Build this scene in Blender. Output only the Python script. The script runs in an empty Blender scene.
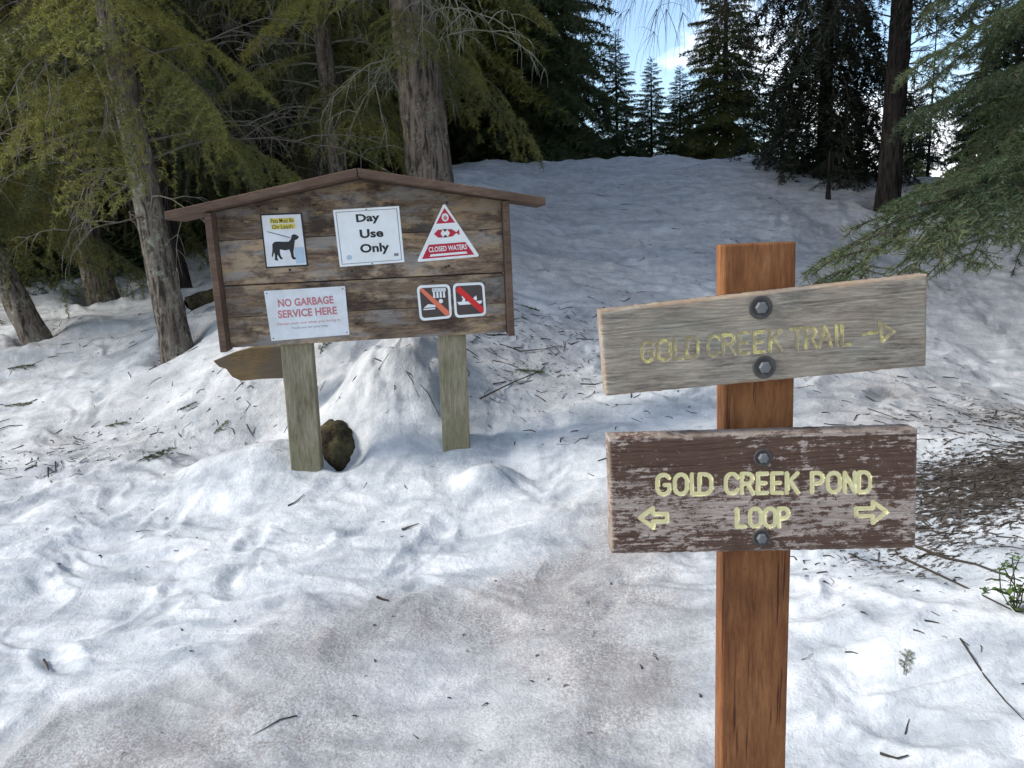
import bpy, math, random
import numpy as np
from mathutils import Vector, Matrix

random.seed(7)
RNG = np.random.default_rng(11)
scn = bpy.context.scene
COL = scn.collection

# ------------------------------------------------------------------ measuring helpers (photo -> metres)
FPX = 740.0
CAM = np.array([0.0, 0.0, 1.5])
PITCH, ROLL = math.radians(11.0), math.radians(2.5)
FW = np.array([0, math.cos(PITCH), -math.sin(PITCH)])
_r0 = np.array([1.0, 0, 0]); _u0 = np.array([0, math.sin(PITCH), math.cos(PITCH)])
RT = math.cos(ROLL) * _r0 - math.sin(ROLL) * _u0
UP = math.sin(ROLL) * _r0 + math.cos(ROLL) * _u0

def ray(px, py):
    return FW + RT * (px - 512) / FPX + UP * (384 - py) / FPX

def at(px, py, Y):
    d = ray(px, py); return CAM + d * Y / d[1]

def atz(px, py, z):
    d = ray(px, py); return CAM + d * (z - 1.5) / d[2]

# ------------------------------------------------------------------ numpy noise
_perm = np.random.default_rng(3).permutation(512)
_perm = np.concatenate([_perm, _perm, _perm])
def _h(ix, iy):
    return _perm[(_perm[ix & 511] + iy) & 511]
def pnoise(x, y):
    x = np.asarray(x, float); y = np.asarray(y, float)
    ix = np.floor(x).astype(np.int64); iy = np.floor(y).astype(np.int64)
    fx = x - ix; fy = y - iy
    ux = fx * fx * fx * (fx * (fx * 6 - 15) + 10); uy = fy * fy * fy * (fy * (fy * 6 - 15) + 10)
    def g(a, b, dx, dy):
        ang = _h(a, b) * (2 * math.pi / 512.0)
        return np.cos(ang) * dx + np.sin(ang) * dy
    n00 = g(ix, iy, fx, fy); n10 = g(ix + 1, iy, fx - 1, fy)
    n01 = g(ix, iy + 1, fx, fy - 1); n11 = g(ix + 1, iy + 1, fx - 1, fy - 1)
    return ((n00 * (1 - ux) + n10 * ux) * (1 - uy) + (n01 * (1 - ux) + n11 * ux) * uy) * 1.4
def fbm(x, y, o=4, g=0.5):
    s = 0; a = 1.0
    for i in range(o):
        s = s + a * pnoise(x * 2 ** i + 17.3 * i, y * 2 ** i + 9.1 * i); a *= g
    return s
def sstep(a, b, x):
    t = np.clip((x - a) / (b - a), 0, 1); return t * t * (3 - 2 * t)

# ------------------------------------------------------------------ object helpers
def mesh_np(name, verts, faces, mats, matidx=None, smooth=True, attrs=None):
    """faces: int array (M,3) or (M,4)"""
    me = bpy.data.meshes.new(name)
    verts = np.ascontiguousarray(verts, dtype=np.float32)
    faces = np.ascontiguousarray(faces, dtype=np.int32)
    k = faces.shape[1]; M = len(faces)
    me.vertices.add(len(verts)); me.vertices.foreach_set('co', verts.ravel())
    me.loops.add(M * k); me.loops.foreach_set('vertex_index', faces.ravel())
    me.polygons.add(M); me.polygons.foreach_set('loop_start', np.arange(0, M * k, k, dtype=np.int32))
    try: me.polygons.foreach_set('loop_total', np.full(M, k, dtype=np.int32))
    except Exception: pass
    for m in mats: me.materials.append(m)
    if matidx is not None: me.polygons.foreach_set('material_index', np.asarray(matidx, dtype=np.int32))
    me.polygons.foreach_set('use_smooth', np.full(M, smooth, dtype=bool))
    for nm, (dom, arr) in (attrs or {}).items():
        a = me.attributes.new(nm, 'FLOAT', dom); a.data.foreach_set('value', np.asarray(arr, dtype=np.float32))
    me.update(calc_edges=True); me.validate()
    return me

def link(name, me, parent=None, **kw):
    o = bpy.data.objects.new(name, me); COL.objects.link(o)
    if parent is not None: o.parent = parent
    for k, v in kw.items(): o[k] = v
    return o

def tag(o, label=None, cat=None, group=None, kind=None):
    if label: o['label'] = label
    if cat: o['category'] = cat
    if group: o['group'] = group
    if kind: o['kind'] = kind
    return o

def empty(name, label, cat, M=None, group=None):
    o = bpy.data.objects.new(name, None); COL.objects.link(o)
    if M is not None: o.matrix_world = M
    return tag(o, label, cat, group)

class MB:
    """small polygon collector"""
    def __init__(s): s.v = []; s.f = []; s.m = []
    def add(s, vs, fs, mi=0):
        b = len(s.v); s.v += [tuple(map(float, p)) for p in vs]
        for f in fs: s.f.append(tuple(i + b for i in f)); s.m.append(mi)
    def box(s, a, b, mi=0):
        x0, y0, z0 = a; x1, y1, z1 = b
        s.add([(x0,y0,z0),(x1,y0,z0),(x1,y1,z0),(x0,y1,z0),(x0,y0,z1),(x1,y0,z1),(x1,y1,z1),(x0,y1,z1)],
              [(0,3,2,1),(4,5,6,7),(0,1,5,4),(1,2,6,5),(2,3,7,6),(3,0,4,7)], mi)
    def prism(s, poly, y0, y1, mi=0):
        """poly [(x,z)] ccw seen from -y ; front at y0 (nearer), back y1"""
        n = len(poly)
        s.add([(p[0], y0, p[1]) for p in poly] + [(p[0], y1, p[1]) for p in poly],
              [tuple(range(n)), tuple(range(2*n-1, n-1, -1))] + [((i+1) % n, i, n+i, n+(i+1) % n) for i in range(n)], mi)
    def build(s, name, mats, parent=None, bevel=0, smooth=False, **kw):
        me = bpy.data.meshes.new(name); me.from_pydata(s.v, [], s.f)
        if not isinstance(mats, (list, tuple)): mats = [mats]
        for m in mats: me.materials.append(m)
        me.polygons.foreach_set('material_index', s.m)
        me.polygons.foreach_set('use_smooth', [smooth] * len(s.f)); me.update()
        o = link(name, me, parent, **kw)
        if bevel:
            b = o.modifiers.new('bevel', 'BEVEL'); b.width = bevel; b.segments = 2; b.limit_method = 'ANGLE'
        return o

# ------------------------------------------------------------------ material helpers
class NT:
    plank = False
    def __init__(s, name, rough=0.8, spec=0.3):
        s.m = bpy.data.materials.new(name); s.m.use_nodes = True
        s.t = s.m.node_tree; s.b = s.t.nodes['Principled BSDF']
        s.b.inputs['Roughness'].default_value = rough
        s.b.inputs['Specular IOR Level'].default_value = spec
        s.tc = s.n('ShaderNodeTexCoord')
    def n(s, ty, **kw):
        n = s.t.nodes.new(ty)
        for k, v in kw.items(): setattr(n, k, v)
        return n
    def l(s, a, b): s.t.links.new(a, b)
    def vec(s, scale=(1,1,1), rot=(0,0,0), src='Object'):
        m = s.n('ShaderNodeMapping'); m.inputs['Scale'].default_value = scale; m.inputs['Rotation'].default_value = rot
        s.l(s.tc.outputs[src], m.inputs['Vector'])
        if s.plank:      # every board gets its own stretch of grain
            c = s.n('ShaderNodeCombineXYZ'); s.l(s.math('MULTIPLY', s.attr('plank'), 7.31), c.inputs[0]); s.l(s.math('MULTIPLY', s.attr('plank'), 3.7), c.inputs[1])
            a = s.n('ShaderNodeVectorMath', operation='ADD'); s.l(m.outputs[0], a.inputs[0]); s.l(c.outputs[0], a.inputs[1]); return a.outputs[0]
        return m.outputs[0]
    def noise(s, scale, vec=None, detail=4, rough=0.55, dist=0):
        n = s.n('ShaderNodeTexNoise'); n.inputs['Scale'].default_value = scale
        n.inputs['Detail'].default_value = detail; n.inputs['Roughness'].default_value = rough
        n.inputs['Distortion'].default_value = dist
        s.l(vec if vec is not None else s.tc.outputs['Object'], n.inputs['Vector']); return n.outputs['Fac']
    def vor(s, scale, vec=None, feat='F1'):
        n = s.n('ShaderNodeTexVoronoi', feature=feat); n.inputs['Scale'].default_value = scale
        s.l(vec if vec is not None else s.tc.outputs['Object'], n.inputs['Vector']); return n.outputs['Distance']
    def ramp(s, fac, stops):
        r = s.n('ShaderNodeValToRGB'); e = r.color_ramp.elements
        while len(e) < len(stops): e.new(0.5)
        for el, (p, c) in zip(e, stops):
            el.position = p; el.color = (c, c, c, 1) if isinstance(c, (int, float)) else (*c, 1)
        s.l(fac, r.inputs[0]); return r.outputs[0]
    def mix(s, fac, a, b, blend='MIX'):
        n = s.n('ShaderNodeMix', data_type='RGBA', blend_type=blend)
        for sock, v in ((n.inputs['Factor'], fac), (n.inputs['A'], a), (n.inputs['B'], b)):
            if isinstance(v, (int, float)): sock.default_value = v
            elif isinstance(v, tuple): sock.default_value = (*v, 1)
            else: s.l(v, sock)
        # RGBA sockets of Mix share names; pick the colour ones
        return n.outputs['Result']
    def math(s, op, a, b=0.0, clamp=False):
        n = s.n('ShaderNodeMath', operation=op, use_clamp=clamp)
        for i, v in enumerate((a, b)):
            if isinstance(v, (int, float)): n.inputs[i].default_value = v
            else: s.l(v, n.inputs[i])
        return n.outputs[0]
    def attr(s, name):
        n = s.n('ShaderNodeAttribute', attribute_name=name); return n.outputs['Fac']
    def bump(s, h, strength=0.5, dist=0.01):
        n = s.n('ShaderNodeBump'); n.inputs['Strength'].default_value = strength; n.inputs['Distance'].default_value = dist
        s.l(h, n.inputs['Height']); s.l(n.outputs[0], s.b.inputs['Normal'])
    def col(s, c):
        if isinstance(c, tuple): s.b.inputs['Base Color'].default_value = (*c, 1)
        else: s.l(c, s.b.inputs['Base Color'])
        return s.m

def _mixfix():
    # Mix node: with data_type RGBA the named lookup must hit the colour sockets
    def mix(s, fac, a, b, blend='MIX'):
        n = s.n('ShaderNodeMix', data_type='RGBA', blend_type=blend)
        for sock, v in ((n.inputs[0], fac), (n.inputs[6], a), (n.inputs[7], b)):
            if isinstance(v, (int, float)): sock.default_value = v
            elif isinstance(v, tuple): sock.default_value = (*v, 1)
            else: s.l(v, sock)
        return n.outputs[2]
    NT.mix = mix
_mixfix()

def flat(name, c, rough=0.6, var=0.08):
    t = NT(name, rough); n = t.noise(14, detail=3)
    d = tuple(x * (1 - var * 2) for x in c)
    return t.col(t.mix(n, c, d))

# snow
def m_snow():
    t = NT('snow', 0.75, 0.25)
    n1 = t.noise(1.3, detail=6, rough=0.6); n2 = t.noise(9, detail=6, rough=0.65); n3 = t.noise(95, detail=5, rough=0.75)
    ice = t.math('ADD', t.math('MULTIPLY', t.noise(2.2, t.vec((1.0, 2.6, 1)), detail=6, rough=.6, dist=.5), .7), t.math('MULTIPLY', n2, .3))
    base = t.mix(t.ramp(ice, [(0.40, 0.0), (0.60, 1.0)]), (0.37, 0.40, 0.425), (0.65, 0.665, 0.67))
    dirt_shade = t.attr('dirt_shade')
    dn = t.math('MULTIPLY', t.ramp(n1, [(0.35, 0.55), (0.62, 1.0)]), t.math('MULTIPLY', dirt_shade, 1.5))
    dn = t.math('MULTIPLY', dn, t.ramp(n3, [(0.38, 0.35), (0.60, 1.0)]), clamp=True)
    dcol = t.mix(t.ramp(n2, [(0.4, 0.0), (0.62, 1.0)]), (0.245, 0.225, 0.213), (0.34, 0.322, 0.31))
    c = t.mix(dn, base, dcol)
    # tiny specks of needle litter
    sp = t.vor(75, t.vec((1, 1, .6)))
    spm = t.ramp(t.math('ADD', sp, t.math('MULTIPLY', t.noise(180, detail=2), .25)), [(0.22, 1.0), (0.30, 0.0)])
    area = t.ramp(t.noise(4, detail=4), [(0.40, 0.15), (0.62, 1.0)])
    spm = t.math('MULTIPLY', t.math('MULTIPLY', spm, area), t.math('MULTIPLY_ADD', dirt_shade, 0.5), clamp=True)
    c = t.mix(spm, c, (0.16, 0.13, 0.10))
    soil = t.attr('soil')
    sm = t.math('ADD', soil, t.math('MULTIPLY', t.math('SUBTRACT', t.noise(24, t.vec((1, 1.8, 1)), detail=8, rough=0.75), 0.5), 3.4))
    sm = t.ramp(sm, [(0.50, 0.0), (0.66, 1.0)])
    sm = t.math('MULTIPLY', sm, t.ramp(soil, [(0.02, 0.0), (0.2, 1.0)]))
    scol = t.mix(t.noise(40, detail=6, rough=0.7), (0.018, 0.015, 0.013), (0.12, 0.10, 0.085))
    c = t.mix(sm, c, scol)
    h = t.math('ADD', t.math('MULTIPLY', t.noise(26, detail=6, rough=0.62), 1.0), t.math('MULTIPLY', n3, 0.35))
    t.bump(h, 0.55, 0.02)
    return t.col(c)

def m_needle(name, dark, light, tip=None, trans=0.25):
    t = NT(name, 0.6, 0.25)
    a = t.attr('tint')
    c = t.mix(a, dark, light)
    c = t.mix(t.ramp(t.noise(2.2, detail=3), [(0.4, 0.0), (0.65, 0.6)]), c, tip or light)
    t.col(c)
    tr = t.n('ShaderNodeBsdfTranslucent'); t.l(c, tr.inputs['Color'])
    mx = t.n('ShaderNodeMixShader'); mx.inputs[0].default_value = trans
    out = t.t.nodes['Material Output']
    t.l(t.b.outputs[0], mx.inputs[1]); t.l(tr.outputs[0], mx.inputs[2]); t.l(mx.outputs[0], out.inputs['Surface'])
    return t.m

def m_bark(name, a, b, lichen=(0.33, 0.35, 0.27), lam=0.5):
    t = NT(name, 0.92, 0.1)
    v = t.vec((1, 1, 0.16))
    n1 = t.noise(26, v, detail=8, rough=0.7, dist=0.6); n2 = t.noise(5, detail=5)
    c = t.mix(t.ramp(n1, [(0.40, 0.0), (0.56, 1.0)]), a, b)
    lm = t.math('MULTIPLY', t.ramp(t.noise(22, detail=6, rough=0.75), [(0.5, 0.0), (0.62, 1.0)]), t.ramp(n2, [(0.42, 0.0), (0.6, lam)]))
    c = t.mix(lm, c, lichen)
    t.bump(n1, 0.9, 0.03)
    return t.col(c)

def m_wood(name, cols, axis='x', scale=1.0, rough=0.85, bump=0.5):
    """cols: list of ramp stops on a grain noise stretched along axis"""
    t = NT(name, rough, 0.15)
    sc = {'x': (1.6, 13, 13), 'z': (13, 13, 1.3)}[axis]
    g = t.noise(4.5 * scale, t.vec(sc), detail=9, rough=0.7, dist=0.35)
    g2 = t.noise(2.6 * scale, t.vec(tuple(1.6 if s < 2 else s * .3 for s in sc)), detail=6, rough=.65)
    g3 = t.noise(16 * scale, t.vec(tuple(1.3 if s < 2 else s * .7 for s in sc)), detail=4, rough=.7)
    mixn = t.math('ADD', t.math('ADD', t.math('MULTIPLY', g, 0.42), t.math('MULTIPLY', g2, 0.34)), t.math('MULTIPLY', g3, .24))
    c = t.ramp(mixn, cols)
    t.bump(t.math('ADD', g, t.math('MULTIPLY', g3, .7)), bump, 0.004)
    return t, c

MAT = {}
MAT['snow'] = m_snow()
MAT['fir_olive'] = m_needle('fir_needles_olive', (0.060, 0.078, 0.022), (0.23, 0.235, 0.05), (0.26, 0.22, 0.05))
MAT['fir_dark'] = m_needle('fir_needles_dark', (0.036, 0.060, 0.028), (0.095, 0.135, 0.050), (0.12, 0.13, 0.045))
MAT['fir_shade'] = m_needle('fir_needles_shaded', (0.010, 0.016, 0.010), (0.024, 0.032, 0.016), (0.03, 0.035, 0.018), trans=0.08)  # darker needle copy, shade of the silhouetted bank trees put into the colour
MAT['fir_green'] = m_needle('fir_needles_green', (0.055, 0.075, 0.024), (0.16, 0.175, 0.045), (0.20, 0.175, 0.05))
MAT['fir_near'] = m_needle('fir_needles_near', (0.026, 0.048, 0.023), (0.088, 0.13, 0.055), (0.13, 0.14, 0.06))
MAT['bark'] = m_bark('bark_grey', (0.040, 0.032, 0.027), (0.20, 0.165, 0.135), lam=0.9)
MAT['bark_brown'] = m_bark('bark_brown', (0.042, 0.033, 0.027), (0.20, 0.16, 0.13), lam=0.6)
MAT['bark_dark'] = m_bark('bark_dark', (0.012, 0.010, 0.009), (0.045, 0.035, 0.03), (0.06, 0.06, 0.05), lam=0.2)
MAT['twig'] = flat('twig_bark', (0.16, 0.14, 0.115), 0.9, 0.2)
MAT['twig_dark'] = flat('twig_bark_dark', (0.05, 0.04, 0.03), 0.9, 0.2)
MAT['twig_lichen'] = flat('lichen_twig', (0.27, 0.27, 0.20), 0.9, 0.25)

# ------------------------------------------------------------------ terrain height
cp = []
def Z(px, py, z): cp.append(atz(px, py, z))
def Yp(px, py, Y): cp.append(at(px, py, Y))
for a in [(0,768,0.02),(256,768,0.0),(512,768,0.0),(760,768,0.02),(1024,768,0.10),(0,650,0.03),(256,650,0.02),(512,650,0.0),(800,650,0.10),
          (1010,660,0.22),(0,560,0.08),(300,560,0.06),(600,560,0.05),(860,590,0.15),(300,474,0.235),(340,470,0.235),(460,455,0.275),(100,480,0.20),(0,470,0.22),
          (560,480,0.22),(650,500,0.2),(0,400,0.42),(150,410,0.40),(250,440,0.30),(540,400,0.47),(540,340,0.78),(540,300,1.0),(700,410,0.45),(430,365,0.74),(330,365,0.72),
          (220,360,0.72),(970,430,0.46),(900,500,0.28),(1000,500,0.36),(1015,565,0.30),(850,440,0.4)]: Z(*a)
for a in [(175,348,6),(39,337,7),(103,300,8.5),(0,300,8.2),(30,240,15),(200,290,8.2),(190,245,14),(430,205,8.6),(430,178,10.5),(560,250,8),(560,205,10),(450,170,12.4),
          (550,166,13),(500,167,12.9),(462,168,12.8),(600,166,13),(650,165,13),(700,300,6.3),(700,220,9),(750,159,13),(700,162,13),(800,166,12.8),(850,176,12.3),(887,210,9.5),(960,180,12),(1010,330,6),(980,250,8),(1100,200,12),(1150,420,4.5)]: Yp(*a)
for x, y, z in [(0,0,0),(-3,0,0),(3,0,.25),(6,2,1.0),(-6,2,.1),(0,-5,0),(-8,-6,0),(8,-6,.4),(-9,6,.5),(-14,10,1.2),(9,7,1.6),(14,8,2.0),(-1,16,2.2),(3,16,2.1),(7,16,2.0),(11,17,2.2),
                (-5,17,1.9),(-10,20,2.0),(0,24,1.9),(10,26,2.0),(-20,0,.6),(22,0,1.8),(0,-20,.3),(-20,-20,.3),(20,-20,.8),(25,25,2.4),(-25,25,2.2),(0,45,2.4),(45,0,2),(-45,0,1.4),(0,-45,.8),
                (45,45,2.5),(-45,45,2.5),(-45,-45,1),(45,-45,1.2)]:
    cp.append(np.array([x, y, z], float))
cp = np.array(cp)
def _phi(r2): return 0.5 * r2 * np.log(r2 + 1e-9)
_d2 = ((cp[:, None, :2] - cp[None, :, :2]) ** 2).sum(-1)
_n = len(cp); _A = np.zeros((_n + 3, _n + 3)); _A[:_n, :_n] = _phi(_d2) + np.eye(_n) * 0.12
_A[:_n, _n] = 1; _A[:_n, _n+1:] = cp[:, :2]; _A[_n, :_n] = 1; _A[_n+1:, :_n] = cp[:, :2].T
_w = np.linalg.solve(_A, np.concatenate([cp[:, 2], [0, 0, 0]]))

def bell(x, y, cx, cy, rx, ry, p=1.0):
    return np.exp(-(((x - cx) / rx) ** 2 + ((y - cy) / ry) ** 2) ** p)
TREES_XY = []      # filled below: snow rises / dips a little round trunks
def Hbase(x, y):
    s = _w[_n] + _w[_n+1] * x + _w[_n+2] * y
    for i in range(_n):
        s = s + _w[i] * _phi((x - cp[i, 0]) ** 2 + (y - cp[i, 1]) ** 2)
    r = np.hypot(x, y); f = sstep(34, 48, r)
    return s * (1 - f) + 2.2 * f
def Hsnow(x, y, detail=True):
    x = np.asarray(x, float); y = np.asarray(y, float)
    z = Hbase(x, y)
    r = np.hypot(x, y - 1)
    # mound between the notice board posts, mound left of the left post, lump in front of the right post
    z = z + 0.24 * bell(x, y, -0.74, 4.62, 0.38, 0.30, 1.6) * (1 + .25 * fbm(x * 5, y * 5, 3)) + 0.17 * bell(x, y, -1.62, 4.22, 0.36, 0.24, 1.2) + 0.10 * bell(x, y, -0.16, 3.90, 0.15, 0.11, 1.4)
    z = z - 0.13 * bell(x, y, -1.0, 4.22, 0.13, 0.10, 2.0)
    z = z - 0.10 * bell(x, y, -1.55, 4.7, 0.5, 0.3)
    # rim of the ploughed bank: crisp crest of lumps
    z = z + 0.09 * bell(x, y, 2.0, 12.9, 6.5, 0.5) * (1 + 1.1 * pnoise(x * 1.3, y * 0.7))
    if not detail: return z
    wx = x + 0.25 * fbm(x * 1.5, y * 1.5, 2); wy = y + 0.25 * fbm(x * 1.5 + 40, y * 1.5, 2)
    z = z + 0.045 * fbm(wx * 0.9, wy * 0.9, 3)
    near = 1 - sstep(9, 22, r)
    rid = 1 - np.abs(fbm(wx * 1.7, wy * 3.6, 3, 0.45))
    flatpath = bell(x, y, -0.35, 2.25, 1.2, .8, 1.5)
    amp = (0.16 + 0.84 * (1 - flatpath)) * near
    z = z + amp * (0.042 * (rid - 0.7) + 0.007 * fbm(wx * 6, wy * 9, 2) + 0.0012 * fbm(x * 22, y * 26, 2))
    z = z + near * .020 * sstep(5, 8, y) * fbm(wx * 2.2 + 9, wy * 3.0, 4, .6)
    # scattered softened footprints
    for (fx, fy, a, sx) in FOOT:
        m = (np.abs(x - fx) < 0.5) & (np.abs(y - fy) < 0.5)
        if not m.any(): continue
        dx = x[m] - fx; dy = y[m] - fy; c, s_ = math.cos(a), math.sin(a)
        u = (dx * c + dy * s_) / 0.055; v = (-dx * s_ + dy * c) / 0.13; q = u * u + v * v
        z[m] = z[m] - sx * np.exp(-q ** 1.5) + sx * 0.35 * np.exp(-((np.sqrt(q) - 1.45) / 0.4) ** 2)
    for (tx, ty, tr) in TREES_XY:
        m = (np.abs(x - tx) < 1.2) & (np.abs(y - ty) < 1.2)
        if m.any():
            d = np.hypot(x[m] - tx, y[m] - ty)
            z[m] = z[m] + 0.05 * np.exp(-((d - tr * 3.0) / 0.25) ** 2) - 0.11 * np.exp(-(d / (tr * 1.9)) ** 4)
    return z
_fr = np.random.default_rng(5)
FOOT = []
for i in range(46):      # two loose lines of old prints and some strays
    k = i % 3
    if i % 2: continue
    if k == 0: fx = 0.9 + _fr.normal(0, .25) ; fy = 1.5 + (i / 46) * 3.0
    elif k == 1: fx = -2.6 + (i / 46) * 4.4; fy = 2.7 + _fr.normal(0, .35)
    else: fx = _fr.uniform(-3, 2.2); fy = _fr.uniform(1.5, 4.0)
    if abs(fx + .35) < 1.1 and abs(fy - 2.2) < .75: continue
    FOOT.append((fx, fy, _fr.uniform(-0.9, 0.9), _fr.uniform(0.006, 0.022)))

def hz(x, y):
    return float(Hsnow(np.array([float(x)]), np.array([float(y)]))[0])

def on_snow(px, py):
    d = ray(px, py); t = np.arange(1.2, 16, .012); P = CAM + d[None] * t[:, None]
    h = Hsnow(P[:, 0], P[:, 1]); k = np.nonzero(P[:, 2] < h)[0]
    k = k[0] if len(k) else len(t) - 1
    return np.array([P[k, 0], P[k, 1], h[k]])

def build_ground():
    # polar sheet centred under the viewpoint; fine ahead, coarse behind, out to the horizon
    a1 = np.linspace(math.radians(-48), math.radians(48), 900)
    a2 = np.linspace(math.radians(48), math.radians(312), 170)[1:-1]
    ang = np.concatenate([a1, a2]); na = len(ang)
    rr = [0.05, 0.5, 0.9]
    r = 1.2
    while r < 200:
        rr.append(r); r *= 1.0042 if r < 7 else (1.0075 if r < 16 else 1.05)
    rr = np.array(rr); nr = len(rr)
    A, Rr = np.meshgrid(ang, rr)
    x = (np.sin(A) * Rr).ravel(); y = (np.cos(A) * Rr).ravel()
    z = Hsnow(x, y)
    idx = np.arange(nr * na).reshape(nr, na)
    i0 = idx[:-1]; i1 = idx[1:]
    j0 = np.roll(i0, -1, 1); j1 = np.roll(i1, -1, 1)
    f = np.stack([i0.ravel(), j0.ravel(), j1.ravel(), i1.ravel()], 1)[:, ::-1]
    v = np.stack([x, y, z], 1)
    n1 = fbm(x * 1.2 + 5, y * 1.6, 4)
    # dirt (0..1): trodden path, litter under trees, grimy bank and right slope with shade painted in
    xr = (x + .25) * .86 + (y - 2.45) * .5; yr = -(x + .25) * .5 + (y - 2.45) * .86
    path = .9 * sstep(.06, .62, bell(xr, yr, 0, 0, 1.15, .52, 1.2) + .75 * bell(x, y, -.75, 1.95, 1.0, .38, 1.3) + .18 * n1) + 0.5 * bell(x, y, 0.5, 3.2, .4, .5)
    bank = 0.5 * sstep(4.9, 7.5, y) * sstep(-1.2, 0.6, x) + 0.3 * sstep(11, 8, y) * sstep(2, 4.5, x) * sstep(3.5, 5, y)  # grimy old snow, darkened further to paint in the bank's shade
    slope_shade = .8 * bell(x, y, 2.6, 4.3, 1.1, 0.9, 1.4)  # painted shade that greys the slope on the right
    left = 0.50 * bell(x, y, -2.5, 4.9, 1.9, 0.8, 1.3) + 0.35 * bell(x, y, -3.5, 6.8, 3.2, 1.4)
    rk = 0.55 * bell(x, y, 0.25, 5.4, 1.0, 1.0)
    dirt_shade = np.clip((path + left + rk + slope_shade) * (0.75 + 0.5 * n1) + bank, 0, 1) + 0.06
    # bare ground in the shade on the right, thinner patches below trees
    soil = 0.92 * bell(x, y, 2.15, 3.1, 0.62, 0.36, 1.5) + .35 * bell(x, y, 3.0, 3.9, .8, .5) + 0.3 * bell(x, y, 1.6, 2.75, 0.4, 0.25, 1.4) + 0.30 * bell(x, y, 3.2, 3.9, 0.7, 0.6, 1.5)
    soil += 0.16 * bell(x, y, -2.2, 4.9, 1.5, 0.5) + 0.24 * bell(x, y, 0.1, 5.3, 0.8, 0.9) + 0.17 * bell(x, y, 1.9, 4.6, 1.2, 0.7)
    soil += 0.22 * bell(x, y, 1.5, 2.6, 0.5, 0.25)
    for (tx, ty, tr) in TREES_XY:
        q = np.exp(-(np.hypot(x - tx, y - ty) / (tr * 2.3)) ** 2); soil = soil + .55 * q; dirt_shade = np.clip(dirt_shade + .6 * q, 0, 1.2)
    me = mesh_np('snow_ground', v, f, [MAT['snow']], attrs={'dirt_shade': ('POINT', dirt_shade), 'soil': ('POINT', soil)})
    return tag(link('snow_ground', me), 'old lumpy snow with needle litter rising to a ploughed bank', 'snow ground', kind='structure')

# ------------------------------------------------------------------ conifers
def tubes(P0, P1, r0, r1, sides=3):
    """cones between point arrays -> verts, quads"""
    d = P1 - P0; L = np.linalg.norm(d, axis=1, keepdims=True) + 1e-9; d = d / L
    ref = np.where(np.abs(d[:, 2:3]) > 0.9, np.array([[1., 0, 0]]), np.array([[0., 0, 1.]]))
    a = np.cross(d, ref); a /= np.linalg.norm(a, axis=1, keepdims=True) + 1e-9; b = np.cross(d, a)
    n = len(P0); V = np.empty((n, 2 * sides, 3))
    for i in range(sides):
        t = 2 * math.pi * i / sides; o = a * math.cos(t) + b * math.sin(t)
        V[:, i] = P0 + o * r0[:, None]; V[:, sides + i] = P1 + o * r1[:, None]
    base = (np.arange(n) * 2 * sides)[:, None]
    F = np.concatenate([base + np.array([[i, (i + 1) % sides, sides + (i + 1) % sides, sides + i]]) for i in range(sides)])
    return V.reshape(-1, 3), F

def rnd_unit(rng, n):
    v = rng.normal(size=(n, 3)); return v / np.linalg.norm(v, axis=1, keepdims=True)

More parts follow.
